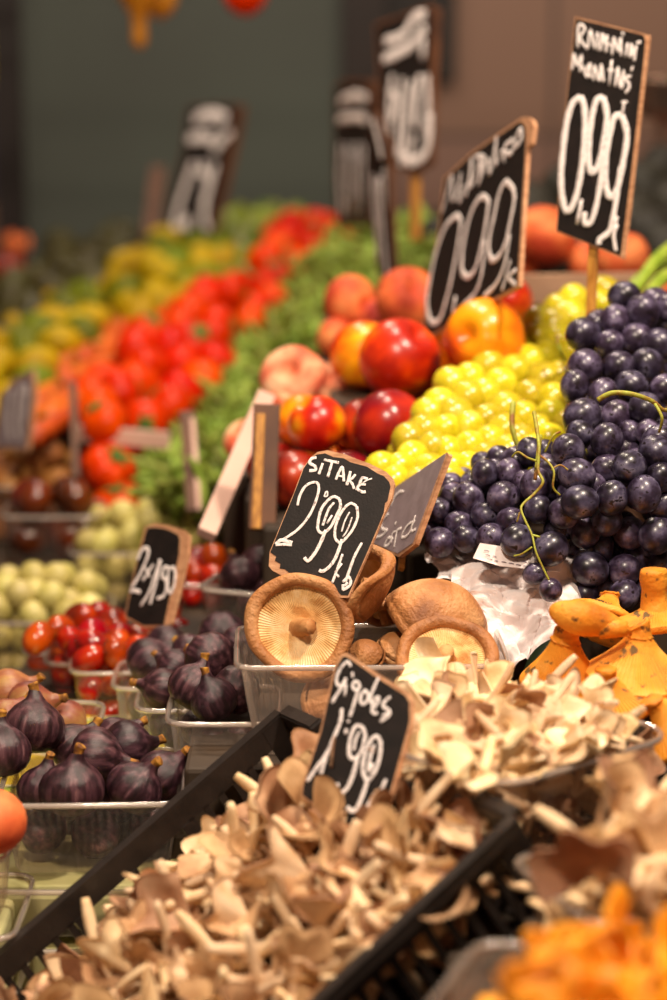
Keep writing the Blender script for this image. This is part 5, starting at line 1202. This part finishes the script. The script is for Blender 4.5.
milkcap(P(655, 705, 1.82), cdir(-0.7, 0.6, -0.2), 0.5, 0.036, 0.026, 'orange milk cap at the right edge beside the large punnet', stem=0.008, sl=0.006, seed=6)
milkcap(P(610, 600, 1.99), cdir(0.3, 0.7, 0.5), 0.5, 0.030, 0.022, 'orange milk cap in shadow behind the lowest grapes', stem=0.008, sl=0.006, seed=7)
# the rolled one on top
root = empty('orange_milk_cap', P(590, 620, 1.87), 'smooth rolled orange milk cap lying on top of the others', 'mushroom')
V, F = ellip(0.0135, 0.034, 30, 20, None); V = np.array(V); s = V[:, 2] / 0.034
V[:, 0] = V[:, 0] * (1.0 - 0.42 * np.clip(s, -0.2, 1)); V[:, 1] = V[:, 1] * (1.0 - 0.42 * np.clip(s, -0.2, 1)); V[:, 0] += 0.003 * np.sin(s * 3)
build('cap', V, F, M['milkcap'], root)
V, F = tube([(0.0, -0.004, 0.01), (-0.004, 0.002, 0.03)], [0.009, 0.006], 12); build('stem', V, F, M['milkcap'], root)
root.rotation_mode = 'QUATERNION'; root.rotation_quaternion = Vector(cdir(1, -0.28, 0.05)).to_track_quat('Z', 'Y')
sblock('riser', 0.172, 0.42, 1.81, 1.955, 0.70, 1.035)
M['leaf'] = mat('dark green leaf', [(0.3, '0a140a'), (0.7, '16280f')], 30, 0.35)
a = P(545, 660, 1.935); V = []; 
for i in range(9):
    t = i / 8; w_ = 0.014 * math.sin(math.pi * min(1, t * 0.9 + 0.08)); p = a + RT * 0.03 * (t - .5) * 2 + UP * (0.035 * (t - .5) * 2); V += [p + cdir(-w_, w_, 0.002), p + cdir(0, 0, -0.003), p + cdir(w_, -w_, 0.002)]
F = [(3 * i + j, 3 * i + j + 1, 3 * i + j + 4, 3 * i + j + 3) for i in range(8) for j in range(2)]
V = [a + (p - a) * 0.6 for p in V]
lf = tag(build('green_leaf', V, F, M['leaf']), 'dark green leaf between the white paper and the orange milk caps', 'leaf'); lf.modifiers.new('thickness', 'SOLIDIFY').thickness = 0.0006

# ------------------------------------------------------------------ far right: chard stalks, scale pan, boxes
M['stalk'] = mat('pale green stalk', [(0.3, '7ca020'), (0.7, 'b4c84c')], 20, 0.4, 0.1, 200, stretch=(4, 4, 1))
for i, (pa, pb, l) in enumerate([((632, 296, 2.5), (672, 246, 2.6), 'pale green stalk behind the top of the black grapes, upper one'), ((640, 304, 2.45), (680, 268, 2.55), 'pale green stalk behind the top of the black grapes, lower one'), ((620, 300, 2.55), (668, 262, 2.62), 'short green stalk left of the other two stalks')]):
    a = P(*pa); b = P(*pb); o = tag(build('green_stalk', *tube(smooth_path([a, (a + b) / 2 + UP * 0.006, b], 6), [0.004, 0.007, 0.008, 0.007], 12, flat=0.7), M['stalk']), l, 'stalk')
M['steel'] = mat('warm steel', [(0.3, 'b09080'), (0.7, 'c8ac98')], 4, 0.22, metal=0.9)
q = P(668, 112, 4.0)
sc_ = empty('weighing_scale', q + np.array([0, 0.0, -0.2]), 'weighing scale with a round steel pan at the right edge', 'scale')
V, F = lathe([(0.004, -0.015), (0.045, -0.01), (0.06, 0.015), (0.064, 0.05), (0.068, 0.054), (0.066, 0.058), (0.061, 0.05), (0.056, 0.015), (0.04, -0.005), (0.002, -0.009)], 48)
V = np.array(V); V[:, 2] += 0.2; build('pan', V, F, M['steel'], sc_)
V, F = join([block(-0.07, 0.09, -0.07, 0.07, 0.0, 0.085), block(-0.075, 0.095, -0.075, 0.075, 0.085, 0.10)]); bevel(build('housing', V, F, M['sign_back'], sc_, smooth=False), 0.006)
V, F = lathe([(0.02, 0.1), (0.02, 0.186)], 20); build('column', V, F, M['steel'], sc_)
M['dark_box'] = mat('dark crate', [(0.3, '140d0a'), (0.7, '221712')], 6, 0.7)
zz = q[2] - 0.2
sblock('rear_shelf', 0.10, 0.95, 3.75, 4.5, 0.70, zz - 0.001, 'counter')
# dark produce on the rear shelf front
pdk = plane3((470, 250, 3.5), (640, 210, 3.65), (560, 180, 3.85))
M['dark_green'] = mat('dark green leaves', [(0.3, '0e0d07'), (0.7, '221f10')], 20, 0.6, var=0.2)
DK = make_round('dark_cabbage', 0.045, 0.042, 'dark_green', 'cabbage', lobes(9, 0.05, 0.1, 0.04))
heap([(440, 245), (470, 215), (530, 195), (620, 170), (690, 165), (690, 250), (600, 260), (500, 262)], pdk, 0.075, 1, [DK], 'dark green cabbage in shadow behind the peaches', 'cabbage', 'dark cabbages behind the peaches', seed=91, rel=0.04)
q2 = P(560, 235, 3.6); sblock('rear_shelf', 0.10, 0.95, 3.3, 3.745, 0.70, q2[2] - 0.12, 'counter')
# more far beans and greens support
# hanging things at the top
M['gourd'] = mat('orange gourd skin', [(0.3, 'a86410'), (0.7, 'd08c20')], 14, 0.5, 0.2, 100)
rail = tag(build('hanging_rail', *tube([(-1.0, 4.1, 1.80), (0.6, 4.1, 1.80)], 0.012, 12), M['dark_box']), 'steel rail above the stall that the gourd and red pepper hang from', 'rail')
def hang(name, x, y, d, prof, m, label, cat, tilt=0.0):
    q = P(x, y, d); root = empty(name, q, label, cat); V, F = lathe(prof, 28); build('fruit_body', V, F, M[m], root)
    top = np.array([0, 0, prof[-1][1]]); V, F = tube([top, np.array([0, 4.1 - q[1], 1.79 - q[2]])], 0.0015, 6); build('string', V, F, M['board_wood'], root)
hang('hanging_gourd', 139, 14, 4.05, [(0.001, -0.058), (0.010, -0.054), (0.013, -0.04), (0.012, -0.02), (0.015, 0.0), (0.03, 0.02), (0.042, 0.045), (0.04, 0.07), (0.02, 0.09), (0.004, 0.1)], 'gourd', 'orange gourd with a narrow end hanging at the top', 'gourd')
hang('hanging_gourd', 160, 2, 4.1, [(0.001, -0.03), (0.02, -0.02), (0.03, 0.0), (0.03, 0.03), (0.015, 0.05), (0.003, 0.06)], 'gourd', 'small round orange gourd hanging right of the long one', 'gourd')
hang('hanging_pepper', 245, -4, 4.0, [(0.001, -0.034), (0.02, -0.028), (0.036, -0.01), (0.038, 0.015), (0.026, 0.035), (0.004, 0.042)], 'tomato', 'red pepper hanging at the top edge', 'pepper')
# far left behind the post: shelf with coloured packets
for (x, y0, y1, m, l) in ((-8, 28, 80, 'lemon', 'yellow packet at the far left edge'), (-6, 88, 200, None, 'dark violet packet at the far left edge')):
    if m is None: M['violet'] = mat('dark violet packet', [(0.3, '1c1428'), (0.7, '2a2038')], 10, 0.5); m = 'violet'
    a = P(x, y1, 5.4); b = P(x, y0, 5.4); V, F = block(-0.03, 0.045, -0.02, 0.02, 0, b[2] - a[2]); o = tag(bevel(build('packet', V, F, M[m], smooth=False), 0.004), l, 'packet'); o.location = tuple(a)
place(make_round('red_apple', 0.036, 0.034, 'nectarine_dark', 'apple', cleft(0.0, 0.3)), P(8, 268, 4.9), (0, 0, 1), 0, 1, 'dull red apple at the far left end of the stall', 'apple')
place(make_round('pink_highlight', 0.030, 0.028, 'peach', 'apple', cleft(0.0, 0.3)), P(17, 243, 5.0), (0, 0, 1), 0, 1, 'pinkish ball standing in for a highlight at the far left end above the red apple', 'apple')  # pink highlight modelled as a small coloured ball
sblock('rear_shelf', -0.88, -0.50, 4.75, 5.15, 0.70, P(8, 268, 4.9)[2] - 0.034, 'counter')
print('COUNTS oyster', OYN, 'beans', NB, 'objects', len(bpy.data.objects))
for nm in ('ptm', 'pbn', 'pmx', 'pgp', 'pca', 'pav', 'pdk', 'plo', 'pch'): print(nm, globals()[nm][1].round(2))
# prototypes that were never placed
for o in list(bpy.data.objects):
    if o.parent is None and o.name not in USED and o.location.length < 1e-9 and o.type in ('EMPTY', 'MESH') and 'kind' not in o and o.name.split('.')[0] in ('nectarine', 'oyster_mushroom', 'chanterelle_mushroom', 'green_bean'):
        for ch in list(o.children): bpy.data.objects.remove(ch)
        bpy.data.objects.remove(o)
